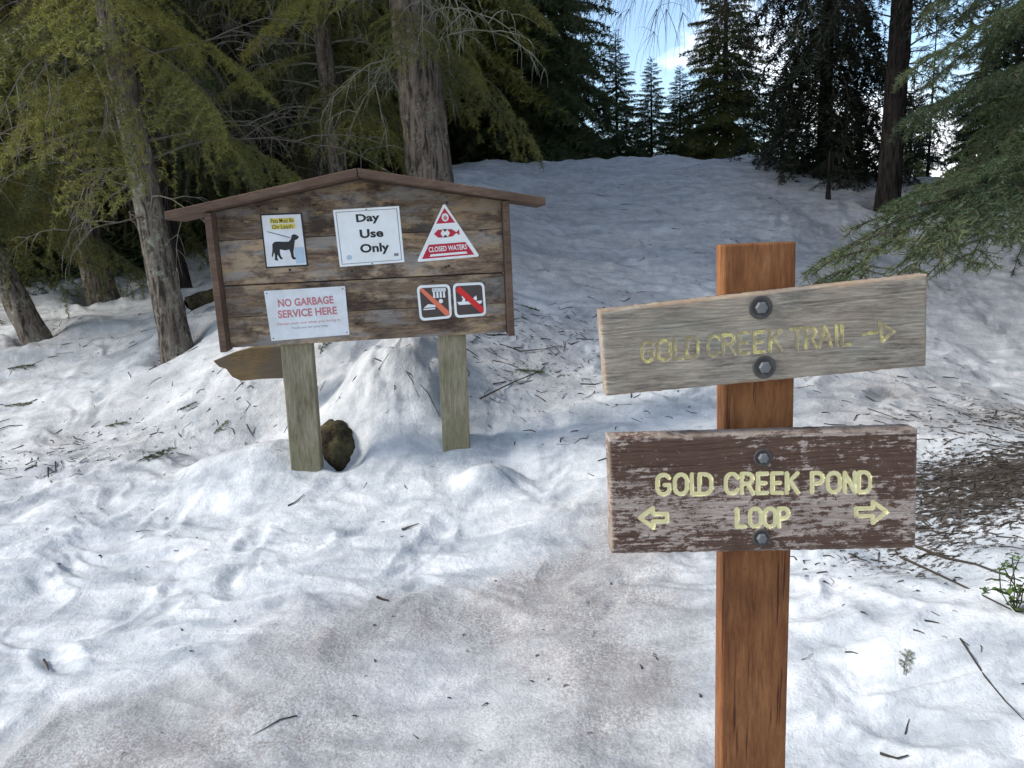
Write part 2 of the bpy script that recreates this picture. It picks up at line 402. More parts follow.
def bough(rng, L=1.0, n1=22, w=0.42, n2=6, hang=0.25, droop=0.15, curl=0.0, nl=0.022, nw=0.003, dens=260, full=0.6, bare=0.12, r=0.011):
    """flat conifer spray along +x. returns needles (V,(M,3)) and wood (V,(K,4)) arrays"""
    segs0, segs1, ra, rb, wt = [], [], [], [], []
    K = 12; t = np.linspace(0, 1, K + 1)
    main = np.stack([t * L, 0.03 * L * np.sin(t * 5 + rng.uniform(0, 6)), -droop * L * t ** 2 + curl * L * t ** 4], 1)
    for i in range(K):
        segs0.append(main[i]); segs1.append(main[i + 1]); ra.append(r * L * (1 - t[i] * .85)); rb.append(r * L * (1 - t[i + 1] * .85)); wt.append(1.0 if t[i] > 0.55 else 0.0)
    def mp(s):
        return np.array([np.interp(s, t, main[:, k]) for k in range(3)])
    for i in range(n1):
        s = bare + (1 - bare) * (i + rng.uniform(0, .8)) / n1 * 0.98
        sd = 1 if i % 2 else -1
        ln = L * w * (1 - s) ** 0.75 * rng.uniform(0.6, 1.15) * min(1, 0.45 + s * 2.2) + 0.04 * L
        an = math.radians(rng.uniform(42, 66))
        p = mp(s); d = np.array([math.cos(an), sd * math.sin(an), rng.uniform(-.12, .12)])
        q = [p]; k3 = 4; hh = hang * rng.uniform(.6, 1.4)
        for k in range(1, k3 + 1):
            u = k / k3
            q.append(p + d * ln * u + np.array([0.12 * ln * u * u, 0, -hh * ln * u * u * 1.6]))
        for k in range(k3):
            segs0.append(q[k]); segs1.append(q[k + 1]); ra.append(r * .35 * L * (1 - .2 * k)); rb.append(r * .35 * L * (.8 - .2 * k)); wt.append(1.0)
        for j in range(n2):
            u = (j + rng.uniform(.3, .9)) / n2 * 0.95; kk = min(int(u * k3), k3 - 1); f = u * k3 - kk
            pp = q[kk] * (1 - f) + q[kk + 1] * f; s2 = 1 if j % 2 else -1
            dd = q[kk + 1] - q[kk]; dd /= np.linalg.norm(dd); sn = np.array([-dd[1], dd[0], 0]); sn /= np.linalg.norm(sn) + 1e-6
            a2 = math.radians(rng.uniform(40, 65)); l2 = ln * 0.42 * (1 - u * .7) * rng.uniform(.6, 1.2) + 0.015 * L
            e = dd * math.cos(a2) + sn * s2 * math.sin(a2) + np.array([0, 0, rng.uniform(-.35, .1) - hang * .8])
            e /= np.linalg.norm(e)
            segs0.append(pp); segs1.append(pp + e * l2); ra.append(r * .16 * L); rb.append(r * .08 * L); wt.append(1.0)
    P0 = np.array(segs0); P1 = np.array(segs1); ra = np.array(ra); rb = np.array(rb); wt = np.array(wt)
    WV, WF = tubes(P0, P1, ra, rb)
    ln = np.linalg.norm(P1 - P0, axis=1); cnt = rng.poisson(ln * dens * wt * full / 0.6)
    si = np.repeat(np.arange(len(P0)), cnt); n = len(si)
    u = rng.uniform(0, 1, n)[:, None]; ax = (P1 - P0)[si]; ax /= np.linalg.norm(ax, axis=1, keepdims=True)
    base = P0[si] + (P1 - P0)[si] * u
    rad = rnd_unit(rng, n); rad[:, 2] *= 0.75; rad -= ax * (rad * ax).sum(1, keepdims=True); rad /= np.linalg.norm(rad, axis=1, keepdims=True) + 1e-6
    dr = ax * rng.uniform(.35, .8, (n, 1)) + rad; dr /= np.linalg.norm(dr, axis=1, keepdims=True)
    sd = np.cross(dr, rnd_unit(rng, n)); sd /= np.linalg.norm(sd, axis=1, keepdims=True) + 1e-6
    le = nl * rng.uniform(.7, 1.25, (n, 1))
    NV = np.stack([base - sd * nw / 2, base + sd * nw / 2, base + dr * le + sd * nw * .15], 1).reshape(-1, 3)
    NF = np.arange(n * 3).reshape(-1, 3)
    return NV, NF, WV, WF

def rotm(az, pitch, roll=0.0):
    return np.array(Matrix.Rotation(az, 3, 'Z') @ Matrix.Rotation(-pitch, 3, 'Y') @ Matrix.Rotation(roll, 3, 'X'))

def assemble(items, temps, name, mats, rng):
    """items: (template index, scale, R(3x3), pos) ; triangulated merge"""
    Vs, Fs, Ms, Ts = [], [], [], []; b = 0
    for (ti, sc, R, pos) in items:
        NV, NF, WV, WF = temps[ti]
        tint = float(np.clip(rng.normal(.45, .34), 0, 1))
        for V, F, mi in ((NV, NF, 0), (WV, WF, 1)):
            if len(V) == 0: continue
            Vs.append((V * sc) @ R.T + pos)
            if F.shape[1] == 4: F = np.concatenate([F[:, [0, 1, 2]], F[:, [0, 2, 3]]])
            Fs.append(F + b); Ms.append(np.full(len(F), mi)); b += len(V)
            if mi == 0: Ts.append(np.clip(tint + rng.uniform(-.25, .25, len(F)), 0, 1))
            else: Ts.append(np.full(len(F), .5))
    return mesh_np(name, np.concatenate(Vs), np.concatenate(Fs), mats, np.concatenate(Ms), smooth=False, attrs={'tint': ('FACE', np.concatenate(Ts))})

def trunk_mesh(name, H, r0, r1, lean=(0, 0), bow=(0, 0), mat=None, seed=0, hi=True, sink=0.5, flare=0.35):
    """lean: horizontal drift per metre; bow: extra quadratic bend"""
    ns = 56 if hi else 12
    zs = [-sink]; z = -sink
    while z < H:
        z += (0.035 if (hi and z < 4) else 0.35); zs.append(min(z, H))
    zs = np.array(zs); th = np.linspace(0, 2 * math.pi, ns, endpoint=False)
    T, Zg = np.meshgrid(th, zs)
    rr = r0 + (r1 - r0) * np.clip(Zg / H, 0, 1) + flare * r0 * np.exp(-np.clip(Zg + .1, 0, 9) / 0.22)
    if hi:
        k = 9
        px = np.cos(T) * k * r0 / .13 * .55 + seed; py = np.sin(T) * k * r0 / .13 * .55
        n = fbm(px + 3 * pnoise(Zg * .7, T), py + Zg * 1.9, 3)
        n2 = np.abs(pnoise(T * ns / 12 / math.pi + .8 * pnoise(Zg * 3, T * 2) + seed, Zg * 3.4))
        rr = rr * (1 + 0.05 * n + 0.09 * n2)
    X = rr * np.cos(T) + lean[0] * Zg + bow[0] * np.clip(Zg, 0, 99) ** 2
    Yy = rr * np.sin(T) + lean[1] * Zg + bow[1] * np.clip(Zg, 0, 99) ** 2
    V = np.stack([X.ravel(), Yy.ravel(), Zg.ravel()], 1); nr = len(zs)
    idx = np.arange(nr * ns).reshape(nr, ns); a = idx[:-1]; c = idx[1:]
    F = np.stack([a.ravel(), np.roll(a, -1, 1).ravel(), np.roll(c, -1, 1).ravel(), c.ravel()], 1)
    return mesh_np(name, V, F, [mat])

def crown_items(rng, H, h0, rad, nb, ntemp, lean=(0, 0), bow=(0, 0), pitch_lo=-0.35, pitch_hi=0.45, power=0.8, azr=None, jitter=.25):
    out = []
    for i in range(nb):
        t = (i + rng.uniform(0, 1)) / nb; t = t ** 1.15
        h = h0 + (H - h0) * t
        L = rad * ((1 - t) ** power) * rng.uniform(1 - jitter, 1 + jitter) + 0.12
        az = i * 2.39996 + rng.uniform(-.4, .4) if azr is None else rng.uniform(*azr)
        pit = pitch_lo + (pitch_hi - pitch_lo) * t ** 1.3 + rng.normal(0, .09)
        pos = np.array([lean[0] * h + bow[0] * h * h, lean[1] * h + bow[1] * h * h, h])
        out.append((int(rng.integers(ntemp)), L, rotm(az, pit, rng.normal(0, .25)), pos))
    return out

def dead_twigs(rng, n, h0, h1, Lr=(0.5, 1.4), lean=(0, 0), bow=(0, 0), azr=None, droop=0.5, r=0.011, sub=7):
    """bare crooked lichen-grey branches as one mesh"""
    A, B, ra, rb = [], [], [], []
    def grow(p, d, L, rad, dep):
        K = 7 if dep == 0 else 4
        for k in range(K):
            q = p + d * L / K
            A.append(p); B.append(q); ra.append(rad * (1 - .8 * k / K)); rb.append(rad * (1 - .8 * (k + 1) / K))
            if dep < 2 and k > 0:
                for _ in range(sub // K + (rng.random() < (sub % K) / K)):
                    dd = d + rng.normal(0, .6, 3); dd[2] -= .25 * dep; dd /= np.linalg.norm(dd)
                    grow(q, dd, L * rng.uniform(.3, .55), rad * .5, dep + 1)
            p = q; d = d + rng.normal(0, .13, 3) + np.array([0, 0, -droop / K * (1.0 + dep)]); d /= np.linalg.norm(d)
    for i in range(n):
        h = rng.uniform(h0, h1); az = rng.uniform(0, 6.28) if azr is None else rng.uniform(*azr)
        d = np.array([math.cos(az), math.sin(az), rng.uniform(-.1, .45)]); d /= np.linalg.norm(d)
        grow(np.array([lean[0] * h + bow[0] * h * h, lean[1] * h + bow[1] * h * h, h]), d, rng.uniform(*Lr), r * rng.uniform(.7, 1.3), 0)
    V, F = tubes(np.array(A), np.array(B), np.array(ra), np.array(rb), 4)
    return V, F

rt = np.random.default_rng(21)
# branch templates at three levels of detail
FAR = [bough(rt, n1=18, w=.42, n2=2, hang=.35, droop=.2, nl=.058, nw=.015, dens=115, full=.6, r=.009) for _ in range(4)]
FARH = [bough(rt, n1=16, w=.30, n2=2, hang=.8, droop=.45, nl=.055, nw=.012, dens=100, full=.6, r=.009) for _ in range(4)]
MID = [bough(rt, n1=26, w=.42, n2=5, hang=h, droop=.28, nl=.021, nw=.0042, dens=340, full=.6, r=.0052) for h in (.3, .45, .75, .4)]

def conifer_proto(kind, seed):
    """returns dict of part meshes for one tree design"""
    rng = np.random.default_rng(seed); P = {}
    if kind == 'spruce':          # far dense cone
        H = 8.0; P['trunk'] = trunk_mesh('trunk', H, .13, .02, mat=MAT['bark_dark'], hi=False)
        P['crown'] = assemble(crown_items(rng, H, .25, 2.0, 210, 4, pitch_lo=-.3), FAR, 'crown', [MAT['fir_dark'], MAT['twig_dark']], rng)
    elif kind == 'spruce_tall':
        H = 14.0; P['trunk'] = trunk_mesh('trunk', H, .2, .03, mat=MAT['bark_dark'], hi=False)
        P['crown'] = assemble(crown_items(rng, H, .5, 2.7, 300, 4, pitch_lo=-.4), FAR, 'crown', [MAT['fir_dark'], MAT['twig_dark']], rng)
    elif kind == 'wood_tall':     # forest tree with a bare lower stem
        H = 13.0; P['trunk'] = trunk_mesh('trunk', H, .17, .03, mat=MAT['bark_brown'], hi=False)
        P['crown'] = assemble(crown_items(rng, H, 2.4, 2.5, 260, 4, pitch_lo=-.2), FAR, 'crown', [MAT['fir_olive'], MAT['twig_dark']], rng)
    elif kind == 'olive':
        H = 7.0; P['trunk'] = trunk_mesh('trunk', H, .12, .02, mat=MAT['bark_brown'], hi=False)
        P['crown'] = assemble(crown_items(rng, H, .3, 1.7, 270, 4, pitch_lo=-.2), FAR, 'crown', [MAT['fir_green'], MAT['twig_dark']], rng)
    elif kind == 'narrow':
        H = 5.0; P['trunk'] = trunk_mesh('trunk', H, .08, .01, mat=MAT['bark_dark'], hi=False)
        P['crown'] = assemble(crown_items(rng, H, .15, 1.25, 230, 4, pitch_lo=-.1), FAR, 'crown', [MAT['fir_dark'], MAT['twig_dark']], rng)
    elif kind == 'sapling':
        H = 2.6; P['trunk'] = trunk_mesh('trunk', H, .022, .005, mat=MAT['bark_dark'], hi=False)
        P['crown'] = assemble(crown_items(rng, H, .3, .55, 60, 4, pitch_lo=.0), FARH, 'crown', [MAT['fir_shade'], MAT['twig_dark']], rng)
    elif kind == 'black':         # shaded hemlock on the bank
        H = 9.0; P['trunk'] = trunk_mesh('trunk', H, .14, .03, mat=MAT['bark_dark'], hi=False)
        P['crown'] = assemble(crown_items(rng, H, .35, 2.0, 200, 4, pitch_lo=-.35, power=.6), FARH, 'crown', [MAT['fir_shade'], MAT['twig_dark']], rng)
    return P

def plant(name, P, x, y, label, cat='tree', rz=0.0, s=1.0, group=None, z=None):
    M = Matrix.Translation((x, y, hz(x, y) if z is None else z)) @ Matrix.Rotation(rz, 4, 'Z') @ Matrix.Diagonal((s, s, s, 1))
    e = empty(name, label, cat, M, group)
    for k, me in P.items(): link(k, me, e)
    return e

# ---- the near and middle trees with visible trunks
def big_tree(name, px, py, Y, r0, lean, bow, H, h0, rad, nb, label, mat='bark', needles='fir_olive', seed=1, dead=10, dh=(1.2, 4.5), azr=None, deadaz=None, temps=None, pitch=(-.32, .3), deadmat='twig', group=None, dL=(.5, 1.5)):
    p = at(px, py, Y); x, y = p[0], p[1]
    TREES_XY.append((x, y, r0))
    rng = np.random.default_rng(seed)
    def mk():
        z = hz(x, y)
        e = empty(name, label, 'tree', Matrix.Translation((x, y, z)), group)
        link('trunk', trunk_mesh('trunk', H, r0, r0 * .35, lean, bow, MAT[mat], seed), e)
        if nb:
            it = crown_items(rng, H, h0, rad, nb, len(temps or MID), lean, bow, pitch[0], pitch[1], power=.55, azr=azr)
            link('crown', assemble(it, temps or MID, 'crown', [MAT[needles], MAT['twig']], rng), e)
        if dead:
            V, F = dead_twigs(rng, dead, dh[0], dh[1], dL, lean, bow, deadaz)
            link('dead_branches', mesh_np('dead_branches', V, F, [MAT[deadmat]]), e, kind='stuff')
        return e
    return mk

# ================================================================== place the trees
FWD = -math.pi / 2       # azimuth that points back towards the viewer
makers = [
    big_tree('fir_tree', 178, 350, 6.0, .112, (-.07, 0), (.0, 0), 9, 2.0, 1.6, 56, 'tall fir with grey lichened bark standing just left of the notice board', seed=4, dead=22, dh=(1.0, 3.6)),
    big_tree('fir_tree', 40, 339, 7.0, .115, (-.36, -.02), (.035, 0), 9, 1.45, 1.8, 60, 'fir whose trunk leans strongly to the left, at the left edge of the snow', mat='bark', seed=9, dead=8),
    big_tree('fir_tree', 104, 300, 8.5, .15, (-.10, 0), (0, 0), 10, 1.9, 2.0, 54, 'thick brown-barked fir between the leaning fir and the lichened fir', mat='bark_brown', seed=14, dead=10),
    big_tree('fir_tree', 186, 291, 8.2, .075, (-.10, 0), (0, 0), 8, 2.0, 1.3, 26, 'thin dark fir trunk standing right behind the lichened fir', mat='bark_dark', seed=19, dead=10, needles='fir_dark'),
    big_tree('fir_tree', 437, 215, 7.6, .225, (-.055, 0), (0, 0), 12, 1.9, 1.5, 40, 'thickest fir trunk, rising behind the right half of the notice board roof', mat='bark_brown', seed=23, dead=20, dh=(1.2, 3.6), deadaz=(-3.6, -.6), deadmat='twig_lichen', dL=(.6, 1.3)),
    big_tree('fir_tree', 345, 235, 8.6, .10, (-.03, 0), (0, 0), 10, 1.3, 1.5, 40, 'slim brown fir trunk behind the peak of the notice board roof', mat='bark_brown', seed=27, dead=45, dh=(1.2, 4.2), deadmat='twig_lichen'),
    big_tree('fir_tree', 268, 240, 9.4, .12, (-.02, 0), (0, 0), 11, 1.6, 1.8, 40, 'dim fir deep in the wood behind the dog sign side of the notice board', mat='bark_dark', seed=31, dead=70, dh=(.8, 4.5), needles='fir_dark'),
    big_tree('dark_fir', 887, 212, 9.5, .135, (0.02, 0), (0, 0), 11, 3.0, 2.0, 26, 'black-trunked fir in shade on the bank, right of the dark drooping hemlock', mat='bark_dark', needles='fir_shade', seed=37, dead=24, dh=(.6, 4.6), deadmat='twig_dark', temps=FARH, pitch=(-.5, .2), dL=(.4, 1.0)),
]
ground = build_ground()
for mk in makers: mk()

PR = {k: conifer_proto(k, 40 + i) for i, k in enumerate(['spruce', 'spruce_tall', 'wood_tall', 'olive', 'narrow', 'sapling', 'black'])}
def P3(px, Y): p = at(px, 200, Y); return p[0], p[1]
FARLIST = [
    ('spruce', 'spruce_tree', 545, 15.0, .95, .3, 'broad dark spruce on the bank behind the right end of the roof'),
    ('spruce', 'spruce_tree', 503, 16.5, .9, 1.7, 'dark spruce whose skirt meets the snow just right of the thick trunk'),
    ('spruce_tall', 'spruce_tree', 455, 19, 1.0, 2.0, 'tall spruce half hidden by the thickest trunk'),
    ('spruce', 'spruce_tree', 535, 18.5, 1.1, .5, 'tall spruce rising behind the broad dark spruce'),
    ('narrow', 'spruce_tree', 618, 15.5, .62, .2, 'small narrow spruce first to the right of the broad dark spruce'),
    ('narrow', 'spruce_tree', 652, 16.5, .62, 1.2, 'small pointed spruce under the middle of the blue sky gap'),
    ('narrow', 'spruce_tree', 680, 15.5, .50, 2.9, 'lowest dark spruce at the foot of the blue sky gap'),
    ('olive', 'fir_tree', 724, 15.5, .72, .9, 'sunlit olive-green fir with a bare stem showing, right of the blue sky gap'),
    ('black', 'hemlock_tree', 822, 11.6, .80, .4, 'black drooping hemlock on the bank left of the black-trunked fir'),
    ('sapling', 'fir_sapling', 926, 12.5, 1.05, .4, 'thin feathery sapling against the white sky right of the black-trunked fir'),
    ('olive', 'fir_tree', 985, 14.5, .55, 3.0, 'green fir on the bank near the right edge behind the overhanging boughs'),
    ('narrow', 'spruce_tree', 908, 19, .55, 2.2, 'faint spruce seen between the black-trunked fir and the sapling'),
]
for kind, nm, px, Y, s, rz, lab in FARLIST:
    x, y = P3(px, Y); plant(nm, PR[kind], x, y, lab, rz=rz, s=s)
# little sapling stem on the bank
x, y = P3(828, 9.8)
sap = {'trunk': trunk_mesh('trunk', .62, .018, .008, mat=MAT['bark_dark'], hi=False, sink=.1, flare=1.4)}
_r = np.random.default_rng(77)
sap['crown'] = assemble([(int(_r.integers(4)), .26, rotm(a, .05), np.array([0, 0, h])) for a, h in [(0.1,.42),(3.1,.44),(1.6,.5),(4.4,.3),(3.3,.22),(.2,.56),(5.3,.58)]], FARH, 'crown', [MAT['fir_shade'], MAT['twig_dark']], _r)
plant('fir_seedling', sap, x, y, 'tiny dark seedling poking out of the bank snow left of the black-trunked fir')
# the wood on the left, seen between the near trunks
wood = [(-60, 16, 'wood_tall', 'spruce at the far left edge of the wood'), 
        (70, 17, 'wood_tall', 'spruce in the wood between the leaning and the brown fir'), (140, 19, 'wood_tall', 'spruce in the wood left of the lichened fir'),
        (215, 15, 'wood_tall', 'spruce in the wood right of the lichened fir'), (275, 16, 'spruce', 'spruce in the wood above the dog sign'),
        (318, 12, 'wood_tall', 'spruce in the wood above the left roof slope'), (372, 15, 'spruce', 'spruce in the wood above the roof peak'),
        (412, 13.5, 'wood_tall', 'spruce in the wood directly behind the thickest trunk'), (-160, 16, 'spruce', 'spruce outside the left edge of the wood')]
for i, (px, Y, k, lab) in enumerate(wood):
    x, y = P3(px, Y); plant('spruce_tree', PR[k], x, y, lab, rz=i * 1.3, s=.95)
# trees standing around the clearing, off to the sides, that shade it
k = 0
for x, y in [(7.5, 5), (8.5, 8.5), (11, 12), (-8, 12), (11, 4), (-9, 22), (14, 17), (-6.2, 10.6), (-11, 9.5), (6.5, -3), (-7, -7)]:
    k += 1
    plant('spruce_tree', PR['spruce_tall'], x, y, 'tall dark spruce of the forest around the clearing', rz=k, s=.85 + .1 * (k % 3), group='forest spruces around the clearing')

# ---- near fir on the right whose boughs hang into the view
rn = np.random.default_rng(91)
NEAR = [bough(rn, n1=26, w=.34, n2=7, hang=h, droop=d, nl=.016, nw=.0019, dens=780, full=.6, r=.008) for h, d in ((.20, .22), (.30, .25), (.25, .15), (.5, .3))]
nx, ny = 3.35, 3.6
nf = empty('fir_tree', 'near fir at the right edge whose green boughs hang beside the sign boards', 'tree', Matrix.Translation((nx, ny, hz(nx, ny))))
nz = hz(nx, ny)
link('trunk', trunk_mesh('trunk', 8, .15, .05, mat=MAT['bark_brown'], seed=3), nf)
def bough_to(tip_px, tip_Y, root_z, L, ti, roll=0.0, extra=()):
    """one bough growing from the trunk towards a tip; side boughs attached along it"""
    tip = at(*tip_px, tip_Y); root = np.array([nx, ny, root_z])
    items = []
    def one(a, b, ti, roll):
        d = b - a; Ln = np.linalg.norm(d); dr = .22 * Ln
        a2 = b - d; az = math.atan2(d[1], d[0]); pit = math.atan2(d[2] + dr * .9, math.hypot(d[0], d[1]))
        items.append((ti, Ln, rotm(az, pit, roll), a - np.array([nx, ny, nz])))
    one(root, tip, ti, roll)
    for (fr, px, py, Y, t2, r2) in extra:
        a = root + (tip - root) * fr + np.array([0, 0, .06]); one(a, at(px, py, Y), t2, r2)
    me = assemble(items, NEAR, 'bough', [MAT['fir_near'], MAT['twig_dark']], rn)
    return link('bough', me, nf)
bough_to((806, 283), 2.75, 1.95, 1, 0, .15, [(.45, 905, 258, 2.7, 1, .2), (.35, 955, 262, 2.6, 0, .1), (.3, 880, 225, 3.0, 2, .2)])
bough_to((892, 150), 3.3, 2.35, 1, 2, .3, [(.4, 905, 110, 3.4, 1, .3), (.3, 950, 190, 3.2, 0, 0), (.2, 1000, 215, 3.0, 3, .2)])
bough_to((900, 62), 3.7, 2.75, 1, 1, .2, [(.35, 925, 95, 3.7, 2, .1), (.3, 935, 30, 3.8, 0, .4), (.15, 990, 120, 3.6, 3, 0)])
bough_to((915, -10), 3.9, 3.15, 1, 3, .2, [(.3, 960, 25, 3.9, 2, .1), (.3, 960, -40, 3.8, 0, .4)])
_it = [(i % 4, rn.uniform(1.0, 1.7), rotm(a, rn.uniform(-.3, .3), 0), np.array([0, 0, h])) for i, (a, h) in enumerate([(.2,1.6),(1.2,1.8),(-.8,1.9),(.8,2.4),(-.4,2.8),(1.8,2.9),(3.1,3.4),(-1.9,3.6),(2.4,3.9),(0,3.5),(1,4.2),(4,4.9),(5.4,4.6),(2.9,5.0),(.3,5.2),(1.7,5.6),(4.4,5.9),(5.6,6.3),(3,6.7)])]
link('crown', assemble(_it, MID, 'crown', [MAT['fir_near'], MAT['twig_dark']], rn), nf)

# long bare hanging boughs of the black-trunked fir crossing the blue gap
tr8 = [o for o in bpy.data.objects if o.name.startswith('dark_fir')][0]
V, F = dead_twigs(np.random.default_rng(8), 7, 3.6, 4.5, (2.2, 3.1), (.02, 0), (0, 0), (2.9, 3.5), droop=.75, r=.016, sub=22)
link('bare_hanging_boughs', mesh_np('bare_hanging_boughs', V, F, [MAT['twig_dark']]), tr8)

# ================================================================== notice board
KL, KR = at(231, 350, 4.02), at(509, 330, 4.18)
kx = KR - KL; kx[2] = 0; kx /= np.linalg.norm(kx); ky = np.array([-kx[1], kx[0], 0.0])   # ky points away from the viewer
KO = np.array([(KL[0] + KR[0]) / 2, (KL[1] + KR[1]) / 2, 0.25])
KM = Matrix(((kx[0], ky[0], 0, KO[0]), (kx[1], ky[1], 0, KO[1]), (0, 0, 1, KO[2]), (0, 0, 0, 1)))
def kio(px, py, off=0.0):
    d = ray(px, py); o = KO + ky * off
    t = ((o - CAM) @ ky) / (d @ ky); p = CAM + d * t - KO
    return (float(p @ kx), float(p[2]))
NT.plank = True
t, c = m_wood('planks_weathered', [(0.40, (0.028, 0.020, 0.016)), (0.46, (0.085, 0.056, 0.044)), (0.51, (0.20, 0.14, 0.11)), (0.56, (0.38, 0.275, 0.195)), (0.64, (0.36, 0.33, 0.30))], 'x', .9, bump=.8)
up_ = t.noise(1.6, t.vec((1.2, 1, 3.5)), detail=6, rough=.7)
c = t.mix(t.ramp(up_, [(.44, 0.0), (.55, .7)]), c, (0.10, 0.075, 0.062), 'MIX')
c = t.mix(t.ramp(t.noise(2.6, t.vec((1, 1, 3), (0, 0, .6)), detail=7, rough=.75), [(.51, 0), (.59, .75)]), t.mix(t.ramp(t.noise(9, t.vec((1, 1, 9)), detail=6, rough=.7), [(.4, 0), (.6, 1)]), c, (0.22, .155, .10)), (0.44, 0.335, 0.225))
c = t.mix(t.ramp(t.vor(7, t.vec((1, 1, 2.0))), [(.05, .9), (.11, 0.0)]), c, (0.03, 0.02, 0.015))
c = t.mix(t.ramp(t.noise(3.1, t.vec((1, 1, 5), (0, 0, 2)), detail=5), [(.50, 0), (.60, .6)]), c, (0.27, 0.265, 0.255))
c = t.mix(t.ramp(t.noise(2.0, t.vec((1.6, 1, 2.6), (0, 0, 3)), detail=7, rough=.72), [(.50, 0), (.60, .75)]), c, (0.045, 0.032, 0.026))
c = t.mix(t.ramp(t.noise(3.3, t.vec((1, 1, 4), (0, 0, 4)), detail=6, rough=.7), [(.55, 0), (.62, .6)]), c, (0.46, 0.31, 0.17))
tone = t.ramp(t.math('MULTIPLY', t.attr('plank'), .2), [(0.0, 0.95), (0.2, 0.85), (0.4, 1.0), (0.6, .68)])
c = t.mix(1.0, c, tone, 'MULTIPLY')
MAT['kplank'] = t.col(c); NT.plank = False
t, c = m_wood('trim_redbrown', [(0.34, (0.060, 0.038, 0.027)), (0.52, (0.130, 0.084, 0.060)), (0.68, (0.24, 0.175, 0.130))], 'x'); MAT['ktrim'] = t.col(c)
t, c = m_wood('post_greygreen', [(0.36, (0.075, 0.062, 0.042)), (0.46, (0.19, 0.165, 0.11)), (0.54, (0.27, 0.235, 0.165)), (0.64, (0.38, 0.34, 0.25))], 'z')
c = t.mix(t.ramp(t.noise(5, detail=4), [(.45, 0), (.7, .5)]), c, (0.17, 0.18, 0.09)); MAT['kpost'] = t.col(c)
def grubby(name, c, k):
    t = NT(name, .5, .3); n = t.noise(7, detail=7, rough=.7)
    return t.col(t.mix(t.math('MULTIPLY', t.ramp(n, [(.42, 0), (.7, 1)]), k), c, (c[0] * .72, c[1] * .70, c[2] * .62)))
MAT['white'] = grubby('sign_white', (0.80, 0.82, 0.82), .4)
MAT['white_dull'] = grubby('sign_paper', (0.72, 0.74, 0.77), .7)
MAT['black'] = flat('sign_black', (0.02, 0.02, 0.022), .4, .1)
MAT['grey_ink'] = flat('sign_grey_ink', (0.22, 0.21, 0.24), .5, .1)
MAT['red'] = flat('sign_red', (0.50, 0.015, 0.045), .4, .08)
MAT['red_faded'] = flat('sign_red_faded', (0.66, 0.24, 0.26), .5, .25)
MAT['orange_red'] = flat('sign_slash_orange', (0.80, 0.20, 0.11), .45, .1)
MAT['slash_red'] = flat('sign_slash_red', (0.70, 0.03, 0.03), .45, .1)
MAT['sign_brown'] = flat('sign_brown', (0.075, 0.055, 0.05), .4, .1)
MAT['yellow'] = flat('sign_yellow', (0.70, 0.58, 0.10), .5, .1)
MAT['paleblue'] = flat('sign_pale_blue', (0.45, 0.58, 0.68), .5, .1)
MAT['steel'] = flat('galvanised_steel', (0.20, 0.205, 0.21), .6, .3)
MAT['steel'].node_tree.nodes['Principled BSDF'].inputs['Metallic'].default_value = .1
MAT['rust'] = flat('dark_washer_steel', (0.10, 0.092, 0.088), .7, .3)
MAT['rust'].node_tree.nodes['Principled BSDF'].inputs['Metallic'].default_value = .1

kb = empty('notice_board', 'roofed wooden notice board on two posts carrying five signs', 'notice board', KM)
pl_u0, pl_v0 = kio(233, 349); pl_u1, pl_v1 = kio(505, 331); vb = (pl_v0 + pl_v1) / 2
ul, ur = pl_u0 - .01, pl_u1 + .01
uap, vap = kio(357, 168, -.12); uL, vL = kio(165, 212, -.12); uR, vR = kio(545, 197, -.12)
vE = (vL + vR) / 2
def roof_v(u):
    return vap - (vap - vE) * (abs(u - uap) / ((uR - uL) / 2))
TH = .042
# planks: one mesh, separate boards with open joints; top one cut to the gable
m = MB(); seams = [vb, vb + .165, vb + .335, vb + .575]; gaps = [0, .0008, .003, .0012]
for i in range(len(seams)):
    v0 = seams[i] + gaps[i]
    if i < len(seams) - 1:
        v1 = seams[i + 1] - gaps[i + 1]
        xs = np.linspace(ul, ur, 5)
        m.prism([(ul, v0), (ur, v0), (ur, v1), (ul, v1)], 0.0 + (.003 if i % 2 else 0), .035)
    else:
        m.prism([(ul, v0), (ur, v0), (ur, roof_v(ur) - TH - .002), (uap, roof_v(uap) - TH - .006), (ul, roof_v(ul) - TH - .002)], .002, .035)
mb2 = MB(); mb2.box((ul + .004, .037, vb + .004), (ur - .004, .045, vb + .74)); mb2.build('joint_light_block', MAT['black'], kb)  # unseen black sheet added so no light shows through the open joints
po = m.build('panel', MAT['kplank'], kb, bevel=.003)
pa = po.data.attributes.new('plank', 'FLOAT', 'FACE')
pa.data.foreach_set('value', [float(sum(1 for q_ in seams[1:] if p_.center.z > q_)) for p_ in po.data.polygons])
for side, u in (('l', ul), ('r', ur)):
    m = MB(); a, b = (u - .036, u - .001) if side == 'l' else (u + .001, u + .036)
    vt = min(roof_v(a), roof_v(b)) - TH - .003
    m.prism([(a, vb - .012), (b, vb - .012), (b, vt), (a, vt)], -.085, .04)
    m.build('side_trim', MAT['ktrim'], kb, bevel=.003)
for s in (-1, 1):
    ue = uL if s < 0 else uR
    m = MB(); top = [(uap, vap), (ue, vE)]; bot = [(ue, vE - TH), (uap, vap - TH)]
    poly = top + bot
    if s < 0: poly = poly[::-1]
    # a hair of gap at the ridge
    poly = [(p[0] + s * .002, p[1]) for p in poly]
    m.prism(poly[::-1] if s > 0 else poly[::-1], -.125, .20)
    m.build('roof_slope', MAT['ktrim'], kb, bevel=.004)
